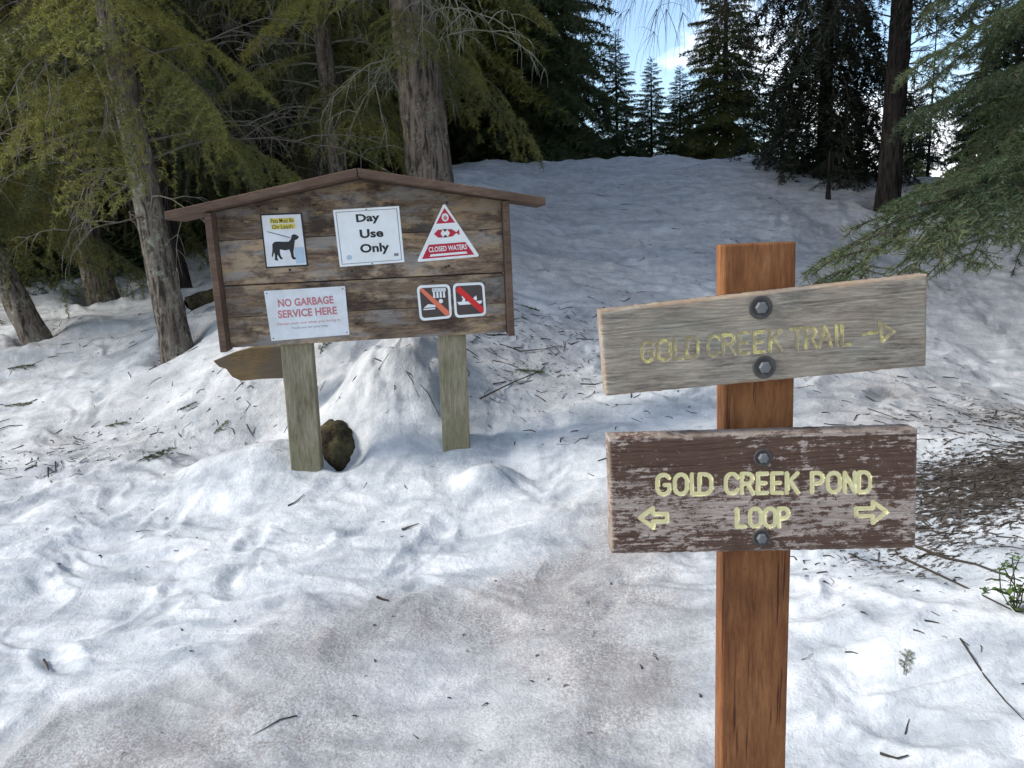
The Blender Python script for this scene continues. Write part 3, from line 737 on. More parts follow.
for (pa, pb) in (((282, 348), (313, 348)), ((439, 338), (467, 336))):
    a, b = kio(*pa, .045)[0], kio(*pb, .045)[0]; lean = -.05
    m = MB(); z0 = -.75; z1 = vb + .42
    m.add([(a+lean*.6, .037, z0), (b+lean*.6, .037, z0), (b+lean*.6, .15, z0), (a+lean*.6, .15, z0), (a, .037, z1), (b, .037, z1), (b, .15, z1), (a, .15, z1)],
          [(0,3,2,1),(4,5,6,7),(0,1,5,4),(1,2,6,5),(2,3,7,6),(3,0,4,7)])
    m.build('support_post', MAT['kpost'], kb, bevel=.006)
# metal ring screws on planks
def nail(px, py, mat='black', r=.007):
    u, v = kio(px, py); m = MB()
    m.prism([(u + r * math.cos(a), v + r * math.sin(a)) for a in np.linspace(0, 2 * math.pi, 9)[:-1]], -.004, .001)
    return m.build('nail', MAT[mat], kb)
for q in ((277, 209), (310, 205), (447, 203), (290, 270), (352, 271), (449, 266)): nail(*q)

class Sign:
    """flat plate spanned by four measured corners (tl,tr,br,bl) on the board face; (s,t) in 0..1, t up"""
    def __init__(s, corners, off=-.0035, parent=None, label=None, name='sign', mat='white', inset=None, round_=0.0, poly=None, y=None):
        s.c = [np.array(kio(*q)) for q in corners]; s.off = off; s.k = 0
        s.o = None
        poly = poly or s.rr(0, 0, 1, 1, round_)
        m = MB(); m.prism([s.p(*q) for q in poly], off, off + .0033)
        s.o = m.build(name, MAT[mat], kb)
        if label: s.o['label'] = label
    def rr(s, x0, y0, x1, y1, r):
        if r <= 0: return [(x0, y0), (x1, y0), (x1, y1), (x0, y1)]
        out = []
        for cx, cy, a in ((x1 - r, y0 + r, -90), (x1 - r, y1 - r, 0), (x0 + r, y1 - r, 90), (x0 + r, y0 + r, 180)):
            for i in range(5): t = math.radians(a + i * 22.5); out.append((cx + r * math.cos(t), cy + r * math.sin(t)))
        return out
    def p(s, a, b):
        tl, tr, br, bl = s.c
        q = (bl * (1 - a) + br * a) * (1 - b) + (tl * (1 - a) + tr * a) * b
        return (float(q[0]), float(q[1]))
    def shape(s, name, polys, mat, lvl=1, **kw):
        m = MB()
        for pg in polys:
            ar = sum(pg[i][0] * pg[(i+1) % len(pg)][1] - pg[(i+1) % len(pg)][0] * pg[i][1] for i in range(len(pg)))
            if ar < 0: pg = pg[::-1]
            m.prism([s.p(*q) for q in pg], s.off - .0009 * lvl, s.off - .0009 * lvl + .0007)
        return m.build(name, MAT[mat], s.o, **kw)
    def text(s, txt, x0, y0, x1, y1, mat, lvl=1, bold=.0, name='lettering'):
        cu = bpy.data.curves.new('txt', 'FONT'); cu.body = txt; cu.offset = bold; cu.resolution_u = 3
        o = bpy.data.objects.new('txt', cu); COL.objects.link(o)
        dg = bpy.context.evaluated_depsgraph_get(); me = bpy.data.meshes.new_from_object(o.evaluated_get(dg))
        co = np.empty(len(me.vertices) * 3, np.float32); me.vertices.foreach_get('co', co); co = co.reshape(-1, 3)
        lo, hi = co.min(0), co.max(0)
        a = x0 + (co[:, 0] - lo[0]) / (hi[0] - lo[0]) * (x1 - x0); b = y0 + (co[:, 1] - lo[1]) / (hi[1] - lo[1]) * (y1 - y0)
        tl, tr, br, bl = s.c
        q = (bl * (1 - a)[:, None] + br * a[:, None]) * (1 - b)[:, None] + (tl * (1 - a)[:, None] + tr * a[:, None]) * b[:, None]
        out = np.stack([q[:, 0], np.full(len(q), s.off - .0009 * lvl), q[:, 1]], 1)
        me.vertices.foreach_set('co', out.astype(np.float32).ravel()); me.update()
        bpy.data.objects.remove(o); bpy.data.curves.remove(cu)
        me.materials.clear(); me.materials.append(MAT[mat]); me.name = name
        return link(name, me, s.o)

def frame_polys(x0, y0, x1, y1, w):
    return [[(x0,y0),(x1,y0),(x1,y0+w),(x0,y0+w)], [(x0,y1-w),(x1,y1-w),(x1,y1),(x0,y1)], [(x0,y0+w),(x0+w,y0+w),(x0+w,y1-w),(x0,y1-w)], [(x1-w,y0+w),(x1,y0+w),(x1,y1-w),(x1-w,y1-w)]]
# dog sign
S = Sign([(260, 214), (302, 212.5), (308.5, 266), (266, 268.5)], name='dog_sign', mat='black', label='white dog leash sign with a black edge, a black dog and yellow lines')
S.shape('face', [[(.035, .03), (.96, .03), (.96, .97), (.035, .97)]], 'white_dull', 1)
S.shape('yellow_bar', [[(.22, .82), (.80, .82), (.80, .91), (.22, .91)], [(.24, .71), (.80, .71), (.80, .80), (.24, .80)]], 'yellow', 2)
S.text('Pets Must Be', .24, .825, .78, .905, 'black', 3, .004); S.text('On Leash', .26, .715, .74, .795, 'black', 3, .004)
S.shape('blue_patch', [[(.72, .06), (.94, .06), (.94, .36), (.72, .36)]], 'paleblue', 2)
dog = [(.215,.44),(.205,.34),(.17,.22),(.19,.20),(.235,.30),(.25,.22),(.23,.15),(.30,.13),(.315,.15),(.29,.18),(.31,.25),(.34,.20),(.36,.16),(.42,.155),(.42,.175),(.385,.21),(.37,.27),(.38,.34),
       (.50,.315),(.60,.33),(.62,.26),(.63,.18),(.66,.14),(.73,.14),(.73,.165),(.69,.19),(.69,.28),(.715,.36),(.74,.45),(.76,.50),(.80,.505),(.84,.53),(.86,.545),(.85,.565),(.79,.60),(.73,.605),(.69,.58),(.665,.52),(.61,.475),(.50,.475),(.36,.485),(.27,.48)]
S.shape('dog_figure', [dog], 'black', 3)
S.shape('leash', [[(.12, .685), (.13, .665), (.64, .535), (.65, .555)]], 'grey_ink', 2)
# day use only
S = Sign([(333, 210), (399, 206), (404.5, 262), (340, 267)], name='day_use_sign', mat='white', label='white sign reading Day Use Only in black')
S.shape('thin_border', frame_polys(.035, .04, .965, .96, .010), 'grey_ink', 1)
S.text('Day', .33, .72, .69, .90, 'black', 1, .035); S.text('Use', .36, .475, .72, .63, 'black', 1, .035); S.text('Only', .34, .17, .79, .375, 'black', 1, .035)
S.shape('small_emblem', [[(.16 + .045 * math.cos(a), .155 + .045 * math.sin(a)) for a in np.linspace(0, 6.28, 11)[:-1]]], 'paleblue', 1)
S.shape('small_mark', [[(.85, .12), (.92, .12), (.92, .17), (.85, .17)]], 'grey_ink', 1)
for x, y in ((.5, .975), (.5, .02)): S.shape('nail', [[(x + .012 * math.cos(a), y + .013 * math.sin(a)) for a in np.linspace(0, 6.28, 7)[:-1]]], 'black', 2)
# closed waters triangle
tri = [(0.015, .0), (.985, .0), (1.0, .03), (.52, .99), (.48, .99), (.0, .03)]
S = Sign([(416, 205.5), (472, 202.5), (479, 256.5), (417.5, 262)], name='closed_waters_sign', mat='white', label='red and white triangular closed waters sign with a fish', poly=tri)
def trap(y0, y1, i=.035): return [(y0 * .5 + i, y0), (1 - y0 * .5 - i, y0), (1 - y1 * .5 - i, y1), (y1 * .5 + i, y1)]
S.shape('red_field', [[(.5, .93), (.665, .655), (.335, .655)][::-1]], 'red', 1)
S.shape('red_band', [trap(.045, .29, .05)], 'red', 1)
S.shape('round_emblem', [[(.5 + .062 * math.cos(a), .76 + .075 * math.sin(a)) for a in np.linspace(0, 6.28, 13)[:-1]]], 'white_dull', 2)
S.shape('emblem_fish', [[(.46, .75), (.5, .80), (.535, .76), (.53, .72), (.49, .71)]], 'red_faded', 3)
S.shape('fish', [[(.29, .475), (.36, .545), (.44, .545), (.40, .475), (.44, .405), (.36, .405)], [(.56, .475), (.52, .545), (.60, .54), (.67, .48), (.72, .53), (.72, .42), (.67, .465), (.60, .41), (.52, .405)], ], 'red', 2)
S.shape('fish_cross', [[(.44, .55), (.52, .55), (.48, .50)], [(.44, .40), (.48, .45), (.52, .40)]], 'black', 2)
S.text('CLOSED WATERS', .19, .155, .82, .25, 'white', 2, .02)
S.shape('fine_print_line', [[(.20, .075), (.82, .075), (.80, .115), (.22, .115)]], 'white', 2)
# no garbage notice
S = Sign([(264, 291), (345, 286), (349.5, 334.5), (271.5, 341)], name='garbage_notice', mat='white_dull', label='white notice with faded red lettering about garbage service')
S.text('NO GARBAGE', .15, .66, .84, .82, 'red_faded', 1, .03); S.text('SERVICE HERE', .13, .44, .87, .60, 'red_faded', 1, .03)
S.text('Please pack out what you bring in', .11, .285, .90, .35, 'red_faded', 1, .0); S.text('Thank you for your help', .27, .19, .74, .25, 'grey_ink', 1, .0)
for x, y in ((.03, .95), (.97, .95), (.03, .05), (.97, .05)): S.shape('nail', [[(x + .011 * math.cos(a), y + .016 * math.sin(a)) for a in np.linspace(0, 6.28, 7)[:-1]]], 'steel', 2)
# two symbol signs
S = Sign([(416.5, 285.5), (450, 284), (452, 318), (420, 321)], name='symbol_sign', mat='white', round_=.14, label='brown symbol sign of a swimmer and trees crossed by an orange slash')
S.shape('brown_field', [S.rr(.075, .075, .925, .925, .09)], 'sign_brown', 1)
S.shape('white_tree', [[(x - .035, .62), (x + .035, .62), (x + .02, .90), (x - .02, .90)] for x in (.50, .60, .70, .80)] + [[(.45, .80), (.86, .80), (.86, .90), (.45, .90)]], 'white', 2)
S.shape('swimmer_figure', [[(.69 + .065 * math.cos(a), .52 + .065 * math.sin(a)) for a in np.linspace(0, 6.28, 11)[:-1]], [(.15, .36), (.30, .46), (.52, .42), (.52, .36)], [(.14, .30), (.50, .30), (.50, .335), (.14, .335)]], 'white', 2)
S.shape('slash', [[(.08, .86), (.16, .93), (.93, .20), (.93, .09), (.80, .09)]], 'orange_red', 3)
S = Sign([(452.5, 283.5), (484, 282), (486.5, 315.5), (455, 318)], name='symbol_sign', mat='white', round_=.14, label='brown symbol sign of a boat crossed by a red slash')
S.shape('brown_field', [S.rr(.075, .075, .925, .925, .09)], 'sign_brown', 1)
S.shape('boat_figure', [[(.10, .46), (.90, .46), (.86, .37), (.16, .37)], [(.24, .45), (.30, .56), (.36, .56), (.36, .45)], [(.60, .45), (.63, .56), (.72, .62), (.74, .50)]] + [[(.30 + .045 * math.cos(a), .60 + .045 * math.sin(a)) for a in np.linspace(0, 6.28, 9)[:-1]]], 'white', 2)
S.shape('slash', [[(.08, .80), (.20, .92), (.93, .24), (.90, .10), (.82, .10)]], 'slash_red', 3)

# ================================================================== trail signpost
# ---- routed single-stroke lettering
def arc(cx, cy, rx, ry, a0, a1, n=8):
    return [(cx + rx * math.cos(math.radians(a0 + (a1 - a0) * i / n)), cy + ry * math.sin(math.radians(a0 + (a1 - a0) * i / n))) for i in range(n + 1)]
GL = {
 'G': [arc(.5, .72, .5, .28, 25, 180) + arc(.5, .28, .5, .28, 180, 360) + [(1, .48), (.6, .48)]],
 'O': [arc(.5, .70, .5, .30, 0, 180) + arc(.5, .30, .5, .30, 180, 360) + [(1, .70)]],
 'L': [[(0, 1), (0, 0), (.9, 0)]],
 'D': [[(0, 0), (0, 1), (.45, 1)] + arc(.45, .65, .55, .35, 90, 0, 5) + arc(.45, .35, .55, .35, 0, -90, 5) + [(0, 0)]],
 'C': [arc(.5, .70, .5, .30, 20, 180) + arc(.5, .30, .5, .30, 180, 340)],
 'R': [[(0, 0), (0, 1), (.55, 1)] + arc(.55, .75, .42, .25, 90, -90, 6) + [(0, .5)], [(.5, .5), (1, 0)]],
 'E': [[(.95, 1), (0, 1), (0, 0), (.95, 0)], [(0, .52), (.75, .52)]],
 'K': [[(0, 0), (0, 1)], [(.95, 1), (0, .42)], [(.3, .6), (1, 0)]],
 'P': [[(0, 0), (0, 1), (.55, 1)] + arc(.55, .73, .45, .27, 90, -90, 6) + [(0, .46)]],
 'N': [[(0, 0), (0, 1), (1, 0), (1, 1)]],
 'T': [[(0, 1), (1, 1)], [(.5, 1), (.5, 0)]],
 'A': [[(0, 0), (.5, 1), (1, 0)], [(.2, .35), (.8, .35)]],
 'I': [[(.5, 0), (.5, 1)]],
}
PN = np.array([math.sin(math.radians(0.5)), -math.cos(math.radians(0.5)), 0.0])     # board normal, towards the viewer
PU = np.array([-PN[1], PN[0], 0.0]); PU = PU / np.linalg.norm(PU)
PO = np.array([.45, 1.28, 0.0])
def brd(px, py):
    d = ray(px, py); t = ((PO - CAM) @ PN) / (d @ PN); p = CAM + d * t - PO
    return np.array([p @ PU, p[2]])
PM = Matrix(((PU[0], -PN[0], 0, PO[0]), (PU[1], -PN[1], 0, PO[1]), (0, 0, 1, 0), (0, 0, 0, 1)))
sp = empty('trail_signpost', 'square brown wooden post carrying two routed trail name boards', 'signpost', PM)
t, c = m_wood('cedar_post', [(0.30, (0.06, 0.022, 0.011)), (0.44, (0.15, 0.060, 0.024)), (0.54, (0.235, 0.102, 0.040)), (0.68, (0.34, 0.165, 0.072))], 'z', 1.6, rough=.7, bump=.35)
c = t.mix(t.ramp(t.noise(3.5, t.vec((1, 1, .35)), detail=5), [(.45, 0), (.68, .65)]), c, (0.12, 0.035, 0.014))
c = t.mix(t.ramp(t.noise(9, t.vec((14, 14, .5)), detail=3), [(.60, 0), (.66, .85)]), c, (0.05, 0.018, 0.010))
MAT['cedar'] = t.col(c)
p0 = brd(731, 243) ; 
def post_u(px, py, Y=1.325):
    p = at(px, py, Y) - PO; return float(p @ PU), float(p[2])
ua, va = post_u(723.5, 243); ub, vb2 = post_u(797, 243); ua2, _v = post_u(721.5, 768); ub2, _v2 = post_u(786.5, 768)
def lerp_u(a, a2, z): return a + (a2 - a) * (1.478 - z) / (1.478 - _v)
m = MB(); zb, zt = -.35, (va + vb2) / 2
y0, y1 = .045, .092
xa, xb, xc, xd = lerp_u(ua, ua2, zb), lerp_u(ub, ub2, zb), lerp_u(ua, ua2, zt), lerp_u(ub, ub2, zt)
nz_ = 60
vs = []; fs = []
for i in range(nz_ + 1):
    f = i / nz_; a = xa + (xc - xa) * f; b = xb + (xd - xb) * f; z = zb + (zt - zb) * f; w = .0012 * math.sin(f * 9 + 1)
    vs += [(a + w, y0, z), (b + w, y0, z), (b + w, y1, z), (a + w, y1, z)]
for i in range(nz_):
    for j in range(4): fs.append((4*i+j, 4*i+(j+1) % 4, 4*i+4+(j+1) % 4, 4*i+4+j))
fs += [(3, 2, 1, 0), tuple(4*nz_ + j for j in range(4))]
m.add(vs, fs); m.build('post', MAT['cedar'], sp, bevel=.004)

def board_mat(name, painted):
    if painted:
        t, wood = m_wood(name, [(0.36, (0.17, 0.13, 0.105)), (0.5, (0.37, 0.30, 0.255)), (0.64, (0.54, 0.46, 0.40))], 'x', 2.2, bump=.6)
        g = t.noise(9, t.vec((1.6, 1, 13)), detail=8, rough=.72, dist=.4)
        big = t.noise(5, t.vec((.8, 1, 2.2)), detail=5, rough=.65)
        wear = t.math('MULTIPLY', t.attr('wear'), .42)
        fl = t.noise(48, t.vec((1.0, 1, 1.7)), detail=9, rough=.8)
        k = t.math('ADD', t.math('ADD', t.math('MULTIPLY', g, .34), t.math('ADD', t.math('MULTIPLY', big, .22), t.math('MULTIPLY', fl, .44))), wear)
        pm = t.ramp(k, [(.515, 1.0), (.535, 0.0)])
        paint = t.mix(t.noise(30, detail=4), (0.070, 0.040, 0.029), (0.135, 0.082, 0.060))
        c = t.mix(pm, wood, paint)
        c = t.mix(t.math('MULTIPLY', t.attr('edge'), .9), c, (0.30, 0.24, 0.19))
    else:
        t, c = m_wood(name, [(0.38, (0.06, 0.05, 0.042)), (0.45, (0.17, 0.145, 0.12)), (0.52, (0.28, 0.245, 0.20)), (0.60, (0.40, 0.355, 0.29))], 'x', 2.0, bump=.7)
        c = t.mix(t.ramp(t.noise(4, t.vec((1, 1, 2)), detail=4), [(.42, 0), (.65, .5)]), c, (0.42, 0.34, 0.25))
        c = t.mix(t.ramp(t.noise(6, t.vec((1, 1, 2), (0, 0, 1)), detail=6, rough=.7), [(.52, 0), (.68, .45)]), c, (0.25, 0.26, 0.22))
        c = t.mix(t.math('MULTIPLY', t.attr('edge'), .6), c, (0.36, 0.22, 0.12))
    return t.col(c)
def letter_mat(name, solid):
    t = NT(name, .6, .2)
    y = t.mix(t.noise(60, detail=5), (0.86, 0.79, 0.46), (0.72, 0.63, 0.30))
    w = t.noise(26, t.vec((1, 1, 1)), detail=8, rough=.75)
    if solid: c = t.mix(t.ramp(w, [(.60, 0), (.70, .55)]), y, (0.38, 0.31, 0.24))
    else:
        c = t.mix(t.ramp(w, [(.40, 0), (.52, .85)]), (0.74, 0.65, 0.24), (0.30, 0.245, 0.17))
    return t.col(c)
MAT['board_brown'] = board_mat('board_peeling_brown', True); MAT['board_grey'] = board_mat('board_weathered_grey', False)
MAT['letters_solid'] = letter_mat('lettering_cream', True); MAT['letters_faded'] = letter_mat('lettering_faded', False)

def routed_board(name, label, corners, strokes, hw, depth, mat, lmat, seed, step=.0011, wearf=None):
    """corners tl,tr,br,bl measured on the board face; strokes: polylines in board (u,v)"""
    tl, tr, br, bl = [brd(*q) for q in corners]
    L = np.linalg.norm(tr - tl); Hh = np.linalg.norm(tl - bl)
    nu, nv = int(L / step), int(Hh / step)
    a, b = np.meshgrid(np.linspace(0, 1, nu + 1), np.linspace(0, 1, nv + 1))
    Pt = (bl[None, None] * (1 - a)[..., None] + br * a[..., None]) * (1 - b)[..., None] + (tl * (1 - a)[..., None] + tr * a[..., None]) * b[..., None]
    U, V = Pt[..., 0].copy(), Pt[..., 1].copy()
    # ragged edges
    e = .0012
    V += e * fbm(U * 60, U * 0 + seed, 3) * (b - .5) * 2 * (np.abs(b - .5) > .49)
    D = np.full(U.shape, 9.0)
    for pl in strokes:
        for p, q in zip(pl[:-1], pl[1:]):
            p = np.array(p); q = np.array(q); d = q - p; l2 = d @ d + 1e-12
            lo = np.minimum(p, q) - .012; hi = np.maximum(p, q) + .012
            m = (U > lo[0]) & (U < hi[0]) & (V > lo[1]) & (V < hi[1])
            if not m.any(): continue
            tt = np.clip(((U[m] - p[0]) * d[0] + (V[m] - p[1]) * d[1]) / l2, 0, 1)
            dd = np.hypot(U[m] - p[0] - tt * d[0], V[m] - p[1] - tt * d[1]); D[m] = np.minimum(D[m], dd)
    grain = .0006 * fbm(U * 9, V * 260 + seed + 3 * pnoise(U * 4, V * 9), 3) + .0004 * fbm(U * 40, V * 300 + seed, 2)
    W = np.where(D < hw, -depth * np.sqrt(np.clip(1 - (D / hw) ** 2, 0, 1)), 0)
    edge = np.minimum(np.minimum(a * L, (1 - a) * L), np.minimum(b * Hh, (1 - b) * Hh))
    round_ = -.003 * np.exp(-edge / .0015)
    # drying cracks
    cr = 0
    rg = np.random.default_rng(seed)
    for i in range(6):
        v0 = rg.uniform(.1, .9); u0 = rg.choice([0, 1]); ln = rg.uniform(.12, .5)
        along = np.where(u0 == 0, a, 1 - a); cr = cr - .0016 * np.exp(-((b * Hh - v0 * Hh - .004 * pnoise(U * 10, U * 0 + i)) / .0009) ** 2) * (along < ln)
    Y = -(grain + W + round_ + cr)       # local +y is away from the viewer
    Vv = np.stack([U.ravel(), Y.ravel(), V.ravel()], 1)
    idx = np.arange(U.size).reshape(U.shape)
    F = np.stack([idx[:-1, :-1].ravel(), idx[:-1, 1:].ravel(), idx[1:, 1:].ravel(), idx[1:, :-1].ravel()], 1)
    Dc = (D[:-1, :-1] + D[1:, 1:]).ravel() / 2
    isl = Dc < hw * .93
    # sides and back
    loop = np.concatenate([idx[0, :], idx[1:, -1], idx[-1, -2::-1], idx[-2:0:-1, 0]])
    T = .038; nb = len(loop)
    back = Vv[loop].copy(); back[:, 1] = T
    base = len(Vv); Vb = np.concatenate([Vv, back])
    j = np.arange(nb); k = (j + 1) % nb
    side = np.stack([loop[k], loop[j], base + j, base + k], 1)
    cidx = [base, base + nu, base + nu + nv, base + 2 * nu + nv]
    backf = np.array([[cidx[0], cidx[3], cidx[2], cidx[1]]])
    Fb = np.concatenate([F[~isl], side, backf])
    wear = (wearf(a, b, U, V) if wearf else np.zeros_like(U)).ravel()
    ed = np.clip(np.exp(-(edge / .004) ** 2).ravel(), 0, 1) * np.clip(.5 + fbm(U * 14, V * 14 + seed, 2).ravel(), 0, 1)
    pad = lambda arr, v: np.concatenate([arr, np.full(nb, v)])
    o = link(name, mesh_np(name, Vb, Fb, [MAT[mat]], smooth=True, attrs={'wear': ('POINT', pad(wear, .1)), 'edge': ('POINT', pad(ed, .3))}), sp, label=label)
    # lettering: the painted floor of the grooves
    used, inv = np.unique(F[isl], return_inverse=True)
    link('lettering', mesh_np('lettering', Vv[used], inv.reshape(-1, 4), [MAT[lmat]]), o)
    return o

def lay(txt, xs, y_base, y_cap, slope=0.0, wd=.62):
    """glyphs at measured left edges xs (pixels on the photo); y grows down"""
    out = []
    hp = y_base - y_cap
    for ch, (x0, w) in zip(txt, xs):
        for pl in GL[ch]:
            out.append([tuple(brd(x0 + p[0] * w, y_base + slope * (x0 + p[0] * w - xs[0][0]) - p[1] * hp)) for p in pl])
    return out
def pxpoly(pts): return [tuple(brd(*q)) for q in pts]

w_ = 12
low = lay('GOLDCREEKPOND', [(657.5, 12), (675, 12), (692, 10), (701 - 1.5, 12), (726, 12), (742, 11), (758, 10), (772.5, 10), (787, 11), (812, 11), (828, 12), (845, 10), (859.5, 11)], 494.5, 475, -.012)
low += lay('LOOP', [(737, 9), (750, 11), (764.5, 11), (779, 9.5)], 527, 509, -.01)
low += [pxpoly([(640, 518), (653, 508), (653, 514), (667, 514), (667, 521.5), (653, 521.5), (653, 528), (640, 518)])]
low += [pxpoly([(887, 512), (873, 502), (873, 508.5), (856, 508.5), (856, 516), (873, 516), (873, 523), (887, 512)])]
def wear_low(a, b, U, V):
    return .010 + .07 * np.exp(-((b - .30) / .17) ** 2) * (1 + .5 * pnoise(U * 18, V * 18)) - .05 * sstep(.6, .72, b) - .02 * (b < .08) + .05 * np.exp(-((a - .62) / .28) ** 2) * np.exp(-((b - .5) / .15) ** 2) + .10 * (b > .965)
bl_ = routed_board('sign_board', 'lower brown peeling board reading GOLD CREEK POND LOOP', [(608.5, 438), (918, 429), (916, 548.5), (612, 554)], low, .0043, .003, 'board_brown', 'letters_solid', 5, wearf=wear_low)
sl = -(361 - 343.5) / (846 - 641)
upx = [(642, 11), (658, 12), (674.5, 9), (687, 11), (708, 11), (723, 11), (739, 10), (754.5, 10), (770, 11), (791, 12), (806, 10), (819, 12), (835, 3), (842, 9)]
upl = lay('GOLDCREEKTRAIL', upx, 362, 342, sl)
upl += [pxpoly([(863, 334.5), (879, 332)]), pxpoly([(879.5, 322.5), (894, 331), (882, 341.5), (879.5, 322.5)])]
bu_ = routed_board('sign_board', 'upper weathered grey board reading GOLD CREEK TRAIL', [(599.5, 311), (928, 274.5), (926.5, 366), (606, 396)], upl, .0030, .0026, 'board_grey', 'letters_faded', 9)

def bolt(px, py, rw, rh, parent):
    u, v = brd(px, py); m = MB()
    def ring(profile, n, mi):
        vs = []; fs = []
        for (r, y) in profile: vs += [(u + r * math.cos(2 * math.pi * i / n), y, v + r * math.sin(2 * math.pi * i / n)) for i in range(n)]
        for k in range(len(profile) - 1):
            for i in range(n): fs.append((k*n+i, k*n+(i+1) % n, (k+1)*n+(i+1) % n, (k+1)*n+i))
        fs.append(tuple(range((len(profile)-1)*n, len(profile)*n)))
        m.add(vs, [f[::-1] for f in fs], mi)
    ring([(rw, .002), (rw, -.0022), (rw * .93, -.003), (rw * .74, -.0026), (rw * .62, -.0012)], 28, 0)
    ring([(rh, .0), (rh, -.008), (rh * .86, -.0095), (rh * .3, -.0098)], 6, 1)
    m.build('bolt', [MAT['rust'], MAT['steel']], parent)
bolt(760.5, 307.5, .0205, .0105, bu_); bolt(764, 367, .0205, .0105, bu_); bolt(762.5, 457.5, .0165, .0095, bl_); bolt(761, 537.5, .0165, .0095, bl_)

# ================================================================== things lying in the snow
def blob(name, label, cat, c, rad, mat, seed, sq=(1, 1, 1), rough=.25, parent=None):
    n = 28; th = np.linspace(0, 2 * math.pi, n * 2, endpoint=False); ph = np.linspace(0, math.pi, n)
    T, Pp = np.meshgrid(th, ph); d = np.stack([np.sin(Pp) * np.cos(T), np.sin(Pp) * np.sin(T), np.cos(Pp)], -1)
    nn = fbm(d[..., 0] * 2 + seed, d[..., 1] * 2 + d[..., 2] * 1.7, 4)
    V = d * (1 + rough * nn)[..., None] * np.array(sq) * rad
    idx = np.arange(T.size).reshape(T.shape); a = idx[:-1]; b = idx[1:]
    F = np.stack([a.ravel(), b.ravel(), np.roll(b, -1, 1).ravel(), np.roll(a, -1, 1).ravel()], 1)
    o = link(name, mesh_np(name, V.reshape(-1, 3), F, [mat]), parent); o.location = c
    return tag(o, label, cat)
t = NT('mossy_stump', .95, .1)
c = t.mix(t.ramp(t.noise(9, detail=7, rough=.7), [(.4, 0), (.6, 1)]), (0.020, 0.015, 0.012), (0.085, 0.075, 0.04)); t.bump(t.noise(30, detail=6), .8, .02); MAT['moss'] = t.col(c)
p = at(337, 452, 4.36)
blob('stump', 'dark mossy stump in the snow hollow beside the left post of the notice board', 'stump', (p[0], p[1], p[2] - .02), .19, MAT['moss'], 3, (.80, .7, 1.15), rough=.10)
# weathered plank end behind the left post
t, c = m_wood('plank_brown', [(0.3, (0.05, 0.035, 0.02)), (0.5, (0.15, 0.105, 0.055)), (0.72, (0.24, 0.16, 0.09))], 'x', 1.2)
c = t.mix(t.ramp(t.noise(3.0, detail=2), [(.46, 0), (.54, .6)]), c, (0.10, 0.085, 0.075)); MAT['plank'] = t.col(c)
a = at(212, 366, 4.75); b = at(300, 364, 4.75); q = [at(*k_, 4.75) for k_ in ((213, 361), (219, 367), (226, 369), (232, 377), (241, 381), (262, 379), (292, 378), (292, 346), (250, 348), (232, 353))]
m = MB(); m.prism([(k_[0], k_[2]) for k_ in q], 4.75, 4.83)
tag(m.build('wooden_plank', MAT['plank'], bevel=.004), 'brown plank end sticking out of the snow behind the left post of the notice board', 'plank')
# mossy log left of the notice board
def log(name, label, p0, p1, r, mat, seed, cap=True):
    p0 = np.array(p0); p1 = np.array(p1); K = 24; n = 18; ax = p1 - p0; L = np.linalg.norm(ax); ax /= L
    a = np.cross(ax, [0, 0, 1.]); a /= np.linalg.norm(a); b = np.cross(a, ax); V = []
    for i in range(K + 1):
        f = i / K; c = p0 + (p1 - p0) * f
        for j in range(n):
            th = 2 * math.pi * j / n; rr = r * (1 - .2 * f) * (1 + .14 * float(pnoise(f * 5 + seed, j * .7))) * (0.55 if i in (0, K) else 1)
            V.append(c + a * math.cos(th) * rr + b * math.sin(th) * rr)
    idx = np.arange((K + 1) * n).reshape(K + 1, n); A_ = idx[:-1]; B_ = idx[1:]
    F = np.stack([A_.ravel(), np.roll(A_, -1, 1).ravel(), np.roll(B_, -1, 1).ravel(), B_.ravel()], 1)
    return tag(link(name, mesh_np(name, np.array(V), F, [mat])), label, 'log')
p0, p1 = at(186, 302, 6.6), at(232, 288, 6.9)
log('log', 'dark log half buried in snow between the lichened fir and the notice board', p0 + np.array([0, 0, -.02]), p1, .065, MAT['moss'], 4)
p0, p1 = at(428, 357, 4.9), at(490, 338, 5.3)
log('log', 'short dark log in the snow behind the right post of the notice board', p0, p1, .035, MAT['bark_dark'], 8)

